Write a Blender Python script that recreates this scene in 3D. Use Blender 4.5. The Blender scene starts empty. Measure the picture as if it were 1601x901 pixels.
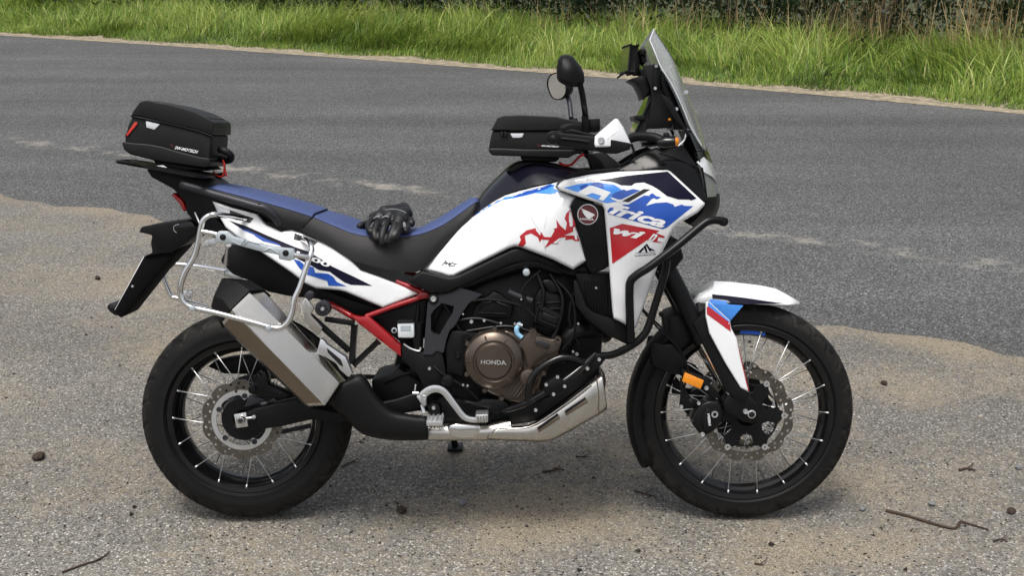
import bpy, bmesh, math, random
import numpy as np
from mathutils import Vector, Matrix
from mathutils.geometry import delaunay_2d_cdt
random.seed(7); rng = np.random.default_rng(7)
S = bpy.context.scene
COL = S.collection
R = math.radians

# ------------------------------------------------------------ camera, sky, sun
F_PX, PITCH, CAM_H, CAM_D, CAM_X, YAW = 1850.0, R(17.36), 1.84, 3.42, 0.855, -0.004
LEAN = R(10.2)
cd = bpy.data.cameras.new('camera'); cam = bpy.data.objects.new('camera', cd); COL.objects.link(cam)
cam.location = (CAM_X, -CAM_D, CAM_H); cam.rotation_euler = (math.pi/2 - PITCH, 0, -YAW)
cd.sensor_width = 36.0; cd.lens = F_PX/1601*36; cd.clip_start = 0.05; cd.clip_end = 500
S.camera = cam
SUN_EL, SUN_AZ = R(70), R(205)          # azimuth measured from +Y clockwise
w = bpy.data.worlds.new('World'); S.world = w; w.use_nodes = True
nt = w.node_tree; nt.nodes.clear()
sky = nt.nodes.new('ShaderNodeTexSky'); sky.sky_type = 'NISHITA'; sky.sun_disc = False
sky.sun_elevation = SUN_EL; sky.sun_rotation = SUN_AZ; sky.air_density = 1.0; sky.dust_density = 6.0; sky.ozone_density = 0.6
bg = nt.nodes.new('ShaderNodeBackground'); bg.inputs[1].default_value = 0.108
wo = nt.nodes.new('ShaderNodeOutputWorld')
hs = nt.nodes.new('ShaderNodeHueSaturation'); hs.inputs['Saturation'].default_value = .42
nt.links.new(sky.outputs[0], hs.inputs['Color']); nt.links.new(hs.outputs[0], bg.inputs[0]); nt.links.new(bg.outputs[0], wo.inputs[0])
sl = bpy.data.lights.new('sun', 'SUN'); sun = bpy.data.objects.new('sun', sl); COL.objects.link(sun)
sl.energy = 1.5; sl.angle = R(20); sl.color = (1.0, .965, .91)
sd = Vector((math.sin(SUN_AZ)*math.cos(SUN_EL), math.cos(SUN_AZ)*math.cos(SUN_EL), math.sin(SUN_EL)))
sun.rotation_euler = sd.to_track_quat('Z', 'Y').to_euler(); sun.location = sd*20
S.view_settings.view_transform = 'Standard'; S.view_settings.look = 'None'
S.view_settings.exposure = 0.6; S.view_settings.gamma = 1.0; S.view_settings.use_curve_mapping = False

# ------------------------------------------------------------ photo -> place
cp, sp, cyw, syw = math.cos(PITCH), math.sin(PITCH), math.cos(YAW), math.sin(YAW)
FW = Vector((syw*cp, cyw*cp, -sp)); RT = Vector((cyw, -syw, 0)); UP = RT.cross(FW)
CAMP = Vector(cam.location)
BROT = Matrix.Rotation(-LEAN, 3, 'X'); BINV = BROT.transposed()
CB = BINV @ CAMP
def ray(px, py): return FW + RT*((px-800.5)/F_PX) - UP*((py-450.5)/F_PX)
def P(px, py, y):
    "point of the leaning bike's own frame (x forward, y to its left, z up) seen at px,py with lateral offset y"
    d = BINV @ ray(px, py); t = (y - CB.y)/d.y
    return CB + d*t
def G(px, py, z=0.0):
    d = ray(px, py); t = (z - CAMP.z)/d.z
    return CAMP + d*t
VIEWS = dict(Z1=(150,130,4.0), Z2=(150,310,4.0), Z3=(200,480,2.65), Z4=(450,280,4.0), Z5=(520,440,3.218),
  Y1=(740,30,3.605), Y2=(740,240,3.605), Y3=(860,400,3.466), Y4=(970,420,2.2526),
  A1=(960,40,6.006), A2=(960,180,6.006), A3=(865,260,5.633), A4=(640,440,5.633), A5=(800,440,5.63), A6=(640,560,5.63),
  A7=(1040,540,4.741), A8=(300,560,5.004), B1=(840,80,4.742), B2=(740,170,6.933), B3=(180,150,6.437), B4=(480,430,5.3),
  B5=(330,310,4.742), B6=(690,290,5.633), B7=(540,300,9.007), B8=(850,540,5.004))
def Z(v, pts):
    ox, oy, s = VIEWS[v]
    return [(ox+p[0]/s, oy+p[1]/s) + tuple(p[2:]) for p in pts]
def Z1p(v, u, w_): ox, oy, s = VIEWS[v]; return (ox+u/s, oy+w_/s)

# ------------------------------------------------------------ materials
MATS = {}
def nodes_of(name):
    m = bpy.data.materials.new(name); m.use_nodes = True; n = m.node_tree
    b = n.nodes['Principled BSDF']; return m, n, b
def mat(name, col, rough=.5, metal=0., coat=0., bump=0., bscale=300., var=0., vscale=6., trans=0., ior=1.45, spec=.5, emit=None, aniso=None):
    if name in MATS: return MATS[name]
    m, n, b = nodes_of(name)
    b.inputs['Base Color'].default_value = (*col, 1); b.inputs['Roughness'].default_value = rough
    b.inputs['Metallic'].default_value = metal; b.inputs['Coat Weight'].default_value = coat; b.inputs['Coat Roughness'].default_value = .04
    b.inputs['Transmission Weight'].default_value = trans; b.inputs['IOR'].default_value = ior
    b.inputs['Specular IOR Level'].default_value = spec
    tc = n.nodes.new('ShaderNodeTexCoord')
    # slight unevenness of gloss and dust everywhere, so nothing is perfectly uniform
    nz = n.nodes.new('ShaderNodeTexNoise'); nz.inputs['Scale'].default_value = vscale; nz.inputs['Detail'].default_value = 6
    n.links.new(tc.outputs['Object'], nz.inputs['Vector'])
    mr = n.nodes.new('ShaderNodeMapRange'); mr.inputs[1].default_value = .3; mr.inputs[2].default_value = .7
    mr.inputs[3].default_value = max(.02, rough-.07-var*.1); mr.inputs[4].default_value = min(1, rough+.08+var*.1)
    n.links.new(nz.outputs[0], mr.inputs[0]); n.links.new(mr.outputs[0], b.inputs['Roughness'])
    if var > 0:
        mx = n.nodes.new('ShaderNodeMix'); mx.data_type = 'RGBA'
        mx.inputs['A'].default_value = (*[c*(1-var) for c in col], 1); mx.inputs['B'].default_value = (*[min(1, c*(1+var)) for c in col], 1)
        n.links.new(nz.outputs[0], mx.inputs['Factor']); n.links.new(mx.outputs['Result'], b.inputs['Base Color'])
    if bump > 0:
        nb = n.nodes.new('ShaderNodeTexNoise'); nb.inputs['Scale'].default_value = bscale; nb.inputs['Detail'].default_value = 3
        n.links.new(tc.outputs['Object'], nb.inputs['Vector'])
        bp = n.nodes.new('ShaderNodeBump'); bp.inputs['Strength'].default_value = bump; bp.inputs['Distance'].default_value = .001
        n.links.new(nb.outputs[0], bp.inputs['Height']); n.links.new(bp.outputs[0], b.inputs['Normal'])
    MATS[name] = m; return m
mat('white_paint', (.77,.785,.80), .16, coat=.8, vscale=3)
mat('blue_print', (.012,.075,.40), .25, coat=.5)
mat('light_blue_print', (.06,.27,.78), .25, coat=.5)
mat('navy_print', (.004,.004,.017), .32, coat=.0, spec=.22)
mat('red_print', (.42,.010,.018), .28, coat=.5)
mat('white_print', (.80,.81,.82), .28, coat=.4)
mat('black_print', (.006,.006,.007), .35)
mat('navy_lacquer', (.006,.006,.012), .22, coat=.15, spec=.4)
mat('gloss_black', (.004,.004,.0045), .18, coat=.2, spec=.4)
mat('black_plastic', (.0055,.0055,.006), .44, bump=.25, bscale=900, spec=.22)
mat('black_paint', (.0045,.0045,.005), .32, vscale=8, spec=.28)
mat('dark_grey_cast', (.030,.031,.037), .45, metal=.3, bump=.15, bscale=700)
mat('rubber', (.0045,.0045,.0048), .6, bump=.25, bscale=400, var=.5, vscale=9, spec=.22)
mat('seat_black', (.008,.008,.009), .5, bump=.5, bscale=1400)
mat('seat_blue', (.046,.070,.180), .6, bump=.5, bscale=1200, var=.12)
mat('bag_fabric', (.005,.005,.0055), .48, bump=.5, bscale=1500, var=.2, spec=.35)
mat('bag_shell', (.005,.005,.0055), .42, bump=.4, bscale=700, spec=.35)
mat('steel', (.60,.58,.54), .25, metal=1., var=.08, vscale=14)
mat('steel_brown', (.26,.215,.165), .36, metal=1., var=.15, vscale=14)
mat('chrome', (.78,.78,.77), .1, metal=1.)
mat('silver', (.68,.69,.70), .3, metal=.9, bump=.1)
mat('rack_plate', (.45,.50,.53), .42, metal=.5, var=.06)
mat('disc_steel', (.17,.155,.135), .34, metal=1., var=.1, vscale=30)
mat('bronze', (.115,.092,.076), .3, metal=.8, var=.08, vscale=10, bump=.1, bscale=600)
mat('red_frame', (.30,.008,.012), .3, coat=.4)
mat('red_strap', (.55,.03,.02), .6)
mat('amber', (.75,.25,.01), .25, coat=.6, var=.2, vscale=200)
mat('red_lens', (.35,.008,.008), .15, coat=.8)
mat('milky', (.62,.66,.68), .35, var=.1, vscale=60)
mat('blue_hose', (.25,.48,.68), .35)
mat('reflective', (.62,.65,.68), .4)
mat('badge_red', (.10,.008,.012), .25, coat=.5)
mat('clear_screen', (.93,.95,.95), .04, trans=.84, ior=1.3)
mat('lens_glass', (.9,.93,.93), .03, trans=.85, ior=1.3)
mat('mirror_glass', (.85,.87,.88), .02, metal=1.)
mat('display', (.01,.012,.012), .06, coat=1.)
mat('leather', (.005,.005,.006), .5, bump=.7, bscale=260, var=.3, vscale=20)
mat('glove_grey', (.25,.25,.26), .5)
mat('matt_black', (.004,.004,.0045), .75, spec=.08)
M = MATS

# ------------------------------------------------------------ object helpers
def link(o, parent=None):
    COL.objects.link(o)
    if parent is not None: o.parent = parent
    return o
def mesh_obj(name, verts, faces, m, parent=None, smooth=38, mods=()):
    me = bpy.data.meshes.new(name)
    me.from_pydata([tuple(v) for v in verts], [], [tuple(f) for f in faces]); me.validate(); me.update()
    return finish(name, me, m, parent, smooth)
def finish(name, me, m, parent=None, smooth=38):
    if m is not None: me.materials.append(M[m] if isinstance(m, str) else m)
    if smooth:
        me.polygons.foreach_set('use_smooth', [True]*len(me.polygons))
        me.set_sharp_from_angle(angle=R(smooth))
    o = bpy.data.objects.new(name, me); return link(o, parent)
def bm_obj(name, bm, m, parent=None, smooth=38, fix=True):
    if fix: bmesh.ops.recalc_face_normals(bm, faces=bm.faces)
    me = bpy.data.meshes.new(name); bm.to_mesh(me); bm.free()
    return finish(name, me, m, parent, smooth)
def tag(o, label, cat, group=None, kind=None):
    o['label'] = label; o['category'] = cat
    if group: o['group'] = group
    if kind: o['kind'] = kind
    return o
def xz_of(pts, y):
    out = []
    for p in pts:
        yy = p[2] if len(p) > 2 else y
        out.append(P(p[0], p[1], yy))
    return out
def plate(name, pts, y, t, m, parent, bevel=.004, seg=2, mirror=False, smooth=38):
    "traced outline, near face at lateral offset y, solid to y+t, edges rounded"
    vs = xz_of(pts, y)
    bm = bmesh.new()
    a = [bm.verts.new(v) for v in vs]; b = [bm.verts.new((v.x, v.y+t, v.z)) for v in vs]
    n = len(vs)
    bm.faces.new(a); bm.faces.new(b[::-1])
    for i in range(n):
        j = (i+1) % n; bm.faces.new((a[j], a[i], b[i], b[j]))
    bmesh.ops.recalc_face_normals(bm, faces=bm.faces)
    if bevel: bmesh.ops.bevel(bm, geom=bm.edges[:], offset=bevel, segments=seg, profile=.5, affect='EDGES', clamp_overlap=True)
    bmesh.ops.triangulate(bm, faces=[f for f in bm.faces if len(f.verts) > 4])
    o = bm_obj(name, bm, m, parent, smooth)
    if mirror: mirrored(o, parent)
    return o
def mirrored(o, parent):
    me = o.data.copy(); n = len(me.vertices); co = np.empty(n*3); me.vertices.foreach_get('co', co)
    co = co.reshape(-1, 3); co[:, 1] *= -1; me.vertices.foreach_set('co', co.ravel()); me.flip_normals(); me.update()
    c = bpy.data.objects.new(o.name.split('.')[0], me); link(c, parent); return c
def catmull(pts, sub=6, closed=False):
    n = len(pts); out = []
    if n < 3 and not closed: return [Vector(p) for p in pts]
    rngs = range(n) if closed else range(n-1)
    for i in rngs:
        if closed: a, b, c, d = (Vector(pts[(i+k-1) % n]) for k in range(4))
        else: a, b, c, d = Vector(pts[max(i-1, 0)]), Vector(pts[i]), Vector(pts[i+1]), Vector(pts[min(i+2, n-1)])
        for k in range(sub):
            t = k/sub
            out.append(.5*((2*b)+(c-a)*t+(2*a-5*b+4*c-d)*t*t+(3*b-a-3*c+d)*t**3))
    if not closed: out.append(Vector(pts[-1]))
    return out
def sweep(bm, path, rad, seg=12, closed=False, squash=None, cap=True):
    n = len(path); rings = []; t0 = (path[1]-path[0]).normalized()
    nrm = t0.orthogonal().normalized()
    for i, p in enumerate(path):
        if closed: t = (path[(i+1) % n]-path[i-1]).normalized()
        else: t = (path[min(i+1, n-1)]-path[max(i-1, 0)]).normalized()
        nrm = (nrm - t*nrm.dot(t)).normalized(); bn = t.cross(nrm)
        r = rad(i/(n-1)) if callable(rad) else rad
        rings.append([bm.verts.new(p+nrm*(r*math.cos(2*math.pi*k/seg))+bn*(r*math.sin(2*math.pi*k/seg))) for k in range(seg)])
    for i in range(n if closed else n-1):
        A, B = rings[i], rings[(i+1) % n]
        for k in range(seg): bm.faces.new((A[k], A[(k+1) % seg], B[(k+1) % seg], B[k]))
    if not closed and cap: bm.faces.new(rings[0][::-1]); bm.faces.new(rings[-1])
def tube(name, pts, r, m, parent, sub=6, seg=12, mirror=False, raw=False, closed=False):
    "swept round tube through (px,py,y) points"
    path = [Vector(p) for p in pts] if raw else [P(*p) for p in pts]
    path = catmull(path, sub, closed) if sub > 1 else path
    bm = bmesh.new(); sweep(bm, path, r, seg, closed)
    o = bm_obj(name, bm, m, parent, 50)
    if mirror: mirrored(o, parent)
    return o
def lathe_bm(bm, c, prof, seg=48, axis='y', closed=False):
    rings = []
    for (h, r) in prof:
        ring = []
        for k in range(seg):
            a = 2*math.pi*k/seg
            if axis == 'y': v = (c[0]+r*math.cos(a), c[1]+h, c[2]+r*math.sin(a))
            elif axis == 'z': v = (c[0]+r*math.cos(a), c[1]+r*math.sin(a), c[2]+h)
            else: v = (c[0]+h, c[1]+r*math.cos(a), c[2]+r*math.sin(a))
            ring.append(bm.verts.new(v))
        rings.append(ring)
    m = len(rings)
    for i in range(m if closed else m-1):
        A, B = rings[i], rings[(i+1) % m]
        for k in range(seg): bm.faces.new((A[k], A[(k+1) % seg], B[(k+1) % seg], B[k]))
    if not closed:
        if prof[0][1] > 1e-6: bm.faces.new(rings[0])
        if prof[-1][1] > 1e-6: bm.faces.new(rings[-1][::-1])
def lathe(name, c, prof, m, parent, seg=48, smooth=35, closed=False, mirror=False):
    bm = bmesh.new(); lathe_bm(bm, c, prof, seg, 'y', closed)
    bmesh.ops.remove_doubles(bm, verts=bm.verts, dist=1e-6)
    o = bm_obj(name, bm, m, parent, smooth)
    if mirror: mirrored(o, parent)
    return o
def disc_at(name, px, py, y, r, depth, m, parent, bevel=.0015, seg=24, mirror=False):
    "short round boss facing sideways: near face at y"
    c = P(px, py, y); b = min(bevel, r*.4)
    return lathe(name, (c.x, y, c.z), [(0, 0), (0, r-b), (b*.3, r-b*.3), (b, r), (depth, r), (depth, 0)], m, parent, seg, 30, mirror=mirror)
def bolt(px, py, y, r, parent, m='silver', name='bolt'):
    c = P(px, py, y)
    return lathe(name, (c.x, y, c.z), [(.0015, 0), (.0015, r*.45), (0, r*.5), (0, r*.85), (r*.25, r), (r*1.2, r), (r*1.2, 0)], m, parent, 14, 30)

# smooth depth fields
def tps(ctrl):
    c = np.array(ctrl, float); n = len(c); xy = c[:, :2]/100.; v = c[:, 2]
    d = np.linalg.norm(xy[:, None]-xy[None], axis=-1); K = np.where(d > 0, d*d*np.log(d+1e-12), 0) + np.eye(n)*.02
    A = np.zeros((n+3, n+3)); A[:n, :n] = K; A[:n, n] = 1; A[:n, n+1:] = xy; A[n, :n] = 1; A[n+1:, :n] = xy.T
    s = np.linalg.solve(A, np.concatenate([v, np.zeros(3)]))
    def f(px, py):
        q = np.array([px, py])/100.; d = np.linalg.norm(xy-q, axis=1); k = np.where(d > 0, d*d*np.log(d+1e-12), 0)
        return float(k@s[:n] + s[n] + q@s[n+1:])
    return f
def edge_dist(px, py, pts):
    best = 1e9
    for i in range(len(pts)):
        x0, y0 = pts[i][:2]; x1, y1 = pts[(i+1) % len(pts)][:2]
        dx, dy = x1-x0, y1-y0; L = dx*dx+dy*dy
        t = max(0, min(1, ((px-x0)*dx+(py-y0)*dy)/L)) if L > 0 else 0
        best = min(best, (px-x0-dx*t)**2+(py-y0-dy*t)**2)
    return math.sqrt(best)
def gridded(pts, step, rings=()):
    "flat polygon in photo coordinates, cut into small cells"
    bm = bmesh.new(); f = bm.faces.new([bm.verts.new((p[0], -p[1], 0)) for p in pts])
    faces = [f]
    for rr in rings:
        bmesh.ops.inset_region(bm, faces=faces, thickness=rr, use_even_offset=True, use_boundary=True)
    x0 = min(p[0] for p in pts); x1 = max(p[0] for p in pts); y0 = min(p[1] for p in pts); y1 = max(p[1] for p in pts)
    g0 = math.floor(x0/step)*step
    while g0 < x1:
        bmesh.ops.bisect_plane(bm, geom=bm.verts[:]+bm.edges[:]+bm.faces[:], dist=1e-4, plane_co=(g0, 0, 0), plane_no=(1, 0, 0)); g0 += step
    g0 = math.floor(y0/step)*step
    while g0 < y1:
        bmesh.ops.bisect_plane(bm, geom=bm.verts[:]+bm.edges[:]+bm.faces[:], dist=1e-4, plane_co=(0, -g0, 0), plane_no=(0, 1, 0)); g0 += step
    bmesh.ops.triangulate(bm, faces=[f for f in bm.faces if len(f.verts) > 4])
    return bm
class Panel:
    "a bodywork panel: traced outline, depth field, rolled edge, real thickness"
    def __init__(s, name, pts, ctrl, m, parent, t=.012, edge=5., roll=.010, step=7, mirror=False, smooth=40):
        s.pts = [p[:2] for p in pts]; s.f = tps(ctrl) if len(ctrl) > 2 else (lambda px, py: ctrl[0][2]); s.edge = edge; s.roll = roll
        bm = gridded(s.pts, step, (edge*.12, edge*.25, edge*.3, edge*.33) if edge else ())
        for v in bm.verts: v.co = s.at(v.co.x, -v.co.y)
        fs = bm.faces[:]
        be = [e for e in bm.edges if e.is_boundary]
        ext = bmesh.ops.extrude_edge_only(bm, edges=be)
        for v in ext['geom']:
            if isinstance(v, bmesh.types.BMVert): v.co.y += t
        s.o = bm_obj(name, bm, m, parent, smooth)
        if mirror: mirrored(s.o, parent)
    def y(s, px, py):
        y = s.f(px, py)
        if s.edge:
            d = edge_dist(px, py, s.pts)/s.edge
            if d < 1: y += s.roll*(1-math.sqrt(max(0, 1-(1-d)**2)))
        return y
    def at(s, px, py, off=0.0):
        p = P(px, py, s.y(px, py))
        return p + (CB-p).normalized()*off
    def decal(s, name, pts, m, off=.0009, mirror=False, step=7):
        bm = gridded([p[:2] for p in pts], step)
        for v in bm.verts: v.co = s.at(v.co.x, -v.co.y, off)
        o = bm_obj(name, bm, m, s.o, 60, fix=False)
        return o
    def text(s, name, body, quad, m, off=.0016, bold=.012, shear=0.):
        return text_on(name, body, quad, m, s.o, lambda px, py: s.at(px, py, off), bold, shear)
def text_on(name, body, quad, m, parent, at, bold=.012, shear=0.):
    cu = bpy.data.curves.new('t', 'FONT'); cu.body = body; cu.offset = bold; cu.shear = shear; cu.resolution_u = 3
    ob = bpy.data.objects.new('t', cu); COL.objects.link(ob)
    dg = bpy.context.evaluated_depsgraph_get(); me = bpy.data.meshes.new_from_object(ob.evaluated_get(dg))
    bpy.data.objects.remove(ob); bpy.data.curves.remove(cu)
    n = len(me.vertices); co = np.empty(n*3); me.vertices.foreach_get('co', co); co = co.reshape(-1, 3)
    lo, hi = co[:, :2].min(0), co[:, :2].max(0); uv = (co[:, :2]-lo)/(hi-lo)
    (ax, ay), (bx, by), (cx, cy), (dx, dy) = [q[:2] for q in quad]      # TL TR BR BL
    out = []
    for u, v in uv:
        x = (1-v)*((1-u)*dx+u*cx)+v*((1-u)*ax+u*bx); y = (1-v)*((1-u)*dy+u*cy)+v*((1-u)*ay+u*by)
        p = at(x, y); out += [p.x, p.y, p.z]
    me.vertices.foreach_set('co', out); me.update(); me.materials.clear()
    return finish(name, me, m, parent, 0)
def loft(name, rows, m, parent, closed_u=False, caps=True, sub=0, smooth=40, mirror=False, raw=False):
    "rows of (px,py,y) points joined into a skin"
    bm = bmesh.new(); VR = [[bm.verts.new(p if raw else P(*p)) for p in r] for r in rows]
    n = len(VR[0])
    for A, B in zip(VR[:-1], VR[1:]):
        for k in range(n if closed_u else n-1):
            bm.faces.new((A[k], A[(k+1) % n], B[(k+1) % n], B[k]))
    if caps and closed_u: bm.faces.new(VR[0][::-1]); bm.faces.new(VR[-1])
    if sub:
        bmesh.ops.subdivide_edges(bm, edges=bm.edges[:], cuts=sub, use_grid_fill=True, smooth=.6)
    o = bm_obj(name, bm, m, parent, smooth)
    if mirror: mirrored(o, parent)
    return o
def box_bm(bm, c, s, rot=None, bevel=0):
    r = bmesh.ops.create_cube(bm, size=1); vs = r['verts']
    for v in vs:
        p = Vector((v.co.x*s[0], v.co.y*s[1], v.co.z*s[2]))
        if rot: p = rot @ p
        v.co = p+Vector(c)
    if bevel:
        es = list({e for v in vs for e in v.link_edges})
        bmesh.ops.bevel(bm, geom=es, offset=bevel, segments=2, profile=.5, affect='EDGES')
def poly_holes(outer, holes):
    "triangles of a flat outline with holes"
    vs = [Vector(p) for p in outer]; es = [(i, (i+1) % len(outer)) for i in range(len(outer))]
    for h in holes:
        b = len(vs); vs += [Vector(p) for p in h]; es += [(b+i, b+(i+1) % len(h)) for i in range(len(h))]
    V, E_, Fc, *_ = delaunay_2d_cdt(vs, es, [], 0, 1e-6)
    def inside(p, poly):
        c = False; n = len(poly); j = n-1
        for i in range(n):
            if (poly[i][1] > p[1]) != (poly[j][1] > p[1]) and p[0] < (poly[j][0]-poly[i][0])*(p[1]-poly[i][1])/(poly[j][1]-poly[i][1])+poly[i][0]: c = not c
            j = i
        return c
    keep = []
    for f in Fc:
        q = (V[f[0]]+V[f[1]]+V[f[2]])/3
        if inside(q, outer) and not any(inside(q, h) for h in holes): keep.append(f)
    return V, keep
def holed_plate(name, outer, holes, y, t, m, parent, smooth=30):
    "flat piece in the bike's x-z plane with real holes; outer/holes in metres"
    V, Fc = poly_holes(outer, holes)
    bm = bmesh.new(); a = [bm.verts.new((v.x, y, v.y)) for v in V]
    fs = []
    for f in Fc:
        try: fs.append(bm.faces.new([a[i] for i in f]))
        except ValueError: pass
    loose = [v for v in bm.verts if not v.link_faces]
    bmesh.ops.delete(bm, geom=loose, context='VERTS')
    r = bmesh.ops.extrude_face_region(bm, geom=bm.faces[:])
    for v in r['geom']:
        if isinstance(v, bmesh.types.BMVert): v.co.y += t
    return bm_obj(name, bm, m, parent, smooth)
def ring_pts(c, r, n, a0=0): return [(c[0]+r*math.cos(a0+2*math.pi*i/n), c[1]+r*math.sin(a0+2*math.pi*i/n)) for i in range(n)]

# ============================================================ THE PLACE
def node(n, t, **kw):
    o = n.nodes.new(t)
    for k, v in kw.items():
        if k == 'op': o.operation = v
        else: setattr(o, k, v)
    return o
def asphalt(name, stone_scale, dark, light, sand_amount, sand_bias, speck, paint=None, cracks=False):
    m, n, b = nodes_of(name); L = n.links.new
    geo = node(n, 'ShaderNodeNewGeometry')
    vor = node(n, 'ShaderNodeTexVoronoi'); vor.inputs['Scale'].default_value = stone_scale; vor.inputs['Randomness'].default_value = 1
    vor2 = node(n, 'ShaderNodeTexVoronoi'); vor2.inputs['Scale'].default_value = stone_scale*2.3
    nz = node(n, 'ShaderNodeTexNoise'); nz.inputs['Scale'].default_value = .55; nz.inputs['Detail'].default_value = 5; nz.inputs['Roughness'].default_value = .62
    nf = node(n, 'ShaderNodeTexNoise'); nf.inputs['Scale'].default_value = 26; nf.inputs['Detail'].default_value = 8; nf.inputs['Roughness'].default_value = .75
    for q in (vor, vor2, nz, nf): L(geo.outputs['Position'], q.inputs['Vector'])
    sep = node(n, 'ShaderNodeSeparateColor'); L(vor.outputs['Color'], sep.inputs[0])
    cr = node(n, 'ShaderNodeValToRGB'); e = cr.color_ramp.elements
    e[0].position = 0; e[0].color = (*[c*.55 for c in dark], 1); e[1].position = 1; e[1].color = (*[min(1, c*1.9) for c in light], 1)
    for pos, c in ((.3, dark), (.62, [(a+b_)/2 for a, b_ in zip(dark, light)]), (.88, light)):
        x = cr.color_ramp.elements.new(pos); x.color = (*c, 1)
    L(sep.outputs[0], cr.inputs[0])
    sep2 = node(n, 'ShaderNodeSeparateColor'); L(vor2.outputs['Color'], sep2.inputs[0])
    # binder between the stones is darker
    gap = node(n, 'ShaderNodeMapRange'); gap.inputs[1].default_value = .25; gap.inputs[2].default_value = .75; gap.inputs[3].default_value = 1.0; gap.inputs[4].default_value = .55
    L(vor.outputs['Distance'], gap.inputs[0])
    fine = node(n, 'ShaderNodeMapRange'); fine.inputs[3].default_value = .72; fine.inputs[4].default_value = 1.25; L(sep2.outputs[1], fine.inputs[0])
    mm = node(n, 'ShaderNodeMath', op='MULTIPLY'); L(gap.outputs[0], mm.inputs[0]); L(fine.outputs[0], mm.inputs[1])
    mul = node(n, 'ShaderNodeMix', data_type='RGBA', blend_type='MULTIPLY'); mul.inputs['Factor'].default_value = 1
    L(cr.outputs[0], mul.inputs['A']); L(mm.outputs[0], mul.inputs['B'])
    base = mul.outputs['Result']
    # broad tone changes (worn wheel tracks, patches)
    big = node(n, 'ShaderNodeMapRange'); big.inputs[1].default_value = .3; big.inputs[2].default_value = .7; big.inputs[3].default_value = .86; big.inputs[4].default_value = 1.12
    L(nz.outputs[0], big.inputs[0])
    mp_ = node(n, 'ShaderNodeMapping'); mp_.inputs['Rotation'].default_value = (0, 0, math.atan2(.4722, .8815)); mp_.inputs['Scale'].default_value = (.07, 1.0, 1)
    L(geo.outputs['Position'], mp_.inputs['Vector'])
    trk = node(n, 'ShaderNodeTexNoise'); trk.inputs['Scale'].default_value = 1.1; trk.inputs['Detail'].default_value = 4; L(mp_.outputs[0], trk.inputs['Vector'])
    tr2 = node(n, 'ShaderNodeMapRange'); tr2.inputs[1].default_value = .35; tr2.inputs[2].default_value = .65; tr2.inputs[3].default_value = .84; tr2.inputs[4].default_value = 1.2
    L(trk.outputs[0], tr2.inputs[0])
    bm_ = node(n, 'ShaderNodeMath', op='MULTIPLY'); L(big.outputs[0], bm_.inputs[0]); L(tr2.outputs[0], bm_.inputs[1]); big = bm_
    mul2 = node(n, 'ShaderNodeMix', data_type='RGBA', blend_type='MULTIPLY'); mul2.inputs['Factor'].default_value = 1
    L(base, mul2.inputs['A']); L(big.outputs[0], mul2.inputs['B']); base = mul2.outputs['Result']
    # sand: broad mask + where the photo's ground shows drifts
    def field_line(a, d, width, gain):
        # distance from a line on the ground
        s = node(n, 'ShaderNodeVectorMath', op='SUBTRACT'); L(geo.outputs['Position'], s.inputs[0]); s.inputs[1].default_value = (*a, 0)
        dt = node(n, 'ShaderNodeVectorMath', op='DOT_PRODUCT'); L(s.outputs[0], dt.inputs[0]); dt.inputs[1].default_value = (-d[1], d[0], 0)
        ab = node(n, 'ShaderNodeMath', op='ABSOLUTE'); L(dt.outputs['Value'], ab.inputs[0])
        r = node(n, 'ShaderNodeMapRange', interpolation_type='SMOOTHSTEP'); r.inputs[1].default_value = 0; r.inputs[2].default_value = width; r.inputs[3].default_value = gain; r.inputs[4].default_value = 0
        L(ab.outputs[0], r.inputs[0]); return r.outputs[0]
    def field_blob(c, rx, ry, gain):
        s = node(n, 'ShaderNodeVectorMath', op='SUBTRACT'); L(geo.outputs['Position'], s.inputs[0]); s.inputs[1].default_value = (*c, 0)
        q = node(n, 'ShaderNodeVectorMath', op='DIVIDE'); L(s.outputs[0], q.inputs[0]); q.inputs[1].default_value = (rx, ry, 1)
        ln = node(n, 'ShaderNodeVectorMath', op='LENGTH'); L(q.outputs[0], ln.inputs[0])
        r = node(n, 'ShaderNodeMapRange', interpolation_type='SMOOTHSTEP'); r.inputs[1].default_value = .2; r.inputs[2].default_value = 1; r.inputs[3].default_value = gain; r.inputs[4].default_value = 0
        L(ln.outputs['Value'], r.inputs[0]); return r.outputs[0]
    fields = []
    for kind, *a in sand_amount: fields.append(field_line(*a) if kind == 'line' else field_blob(*a))
    nz2 = node(n, 'ShaderNodeTexNoise'); nz2.inputs['Scale'].default_value = 1.7; nz2.inputs['Detail'].default_value = 7; nz2.inputs['Roughness'].default_value = .6
    L(geo.outputs['Position'], nz2.inputs['Vector'])
    tot = node(n, 'ShaderNodeMath', op='ADD'); L(nz2.outputs[0], tot.inputs[0]); tot.inputs[1].default_value = sand_bias
    acc = tot.outputs[0]
    for f in fields:
        t = node(n, 'ShaderNodeMath', op='ADD'); L(acc, t.inputs[0]); L(f, t.inputs[1]); acc = t.outputs[0]
    # sand lies between the stones first
    d1 = node(n, 'ShaderNodeMath', op='MULTIPLY_ADD'); L(vor.outputs['Distance'], d1.inputs[0]); d1.inputs[1].default_value = .30; L(acc, d1.inputs[2])
    d2 = node(n, 'ShaderNodeMath', op='MULTIPLY_ADD'); L(nf.outputs[0], d2.inputs[0]); d2.inputs[1].default_value = 1.0; L(d1.outputs[0], d2.inputs[2])
    sm = node(n, 'ShaderNodeMapRange', interpolation_type='SMOOTHSTEP'); sm.inputs[1].default_value = 1.20; sm.inputs[2].default_value = 1.62; sm.inputs[3].default_value = 0; sm.inputs[4].default_value = .8
    L(d2.outputs[0], sm.inputs[0])
    sandc = node(n, 'ShaderNodeValToRGB'); se = sandc.color_ramp.elements
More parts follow.
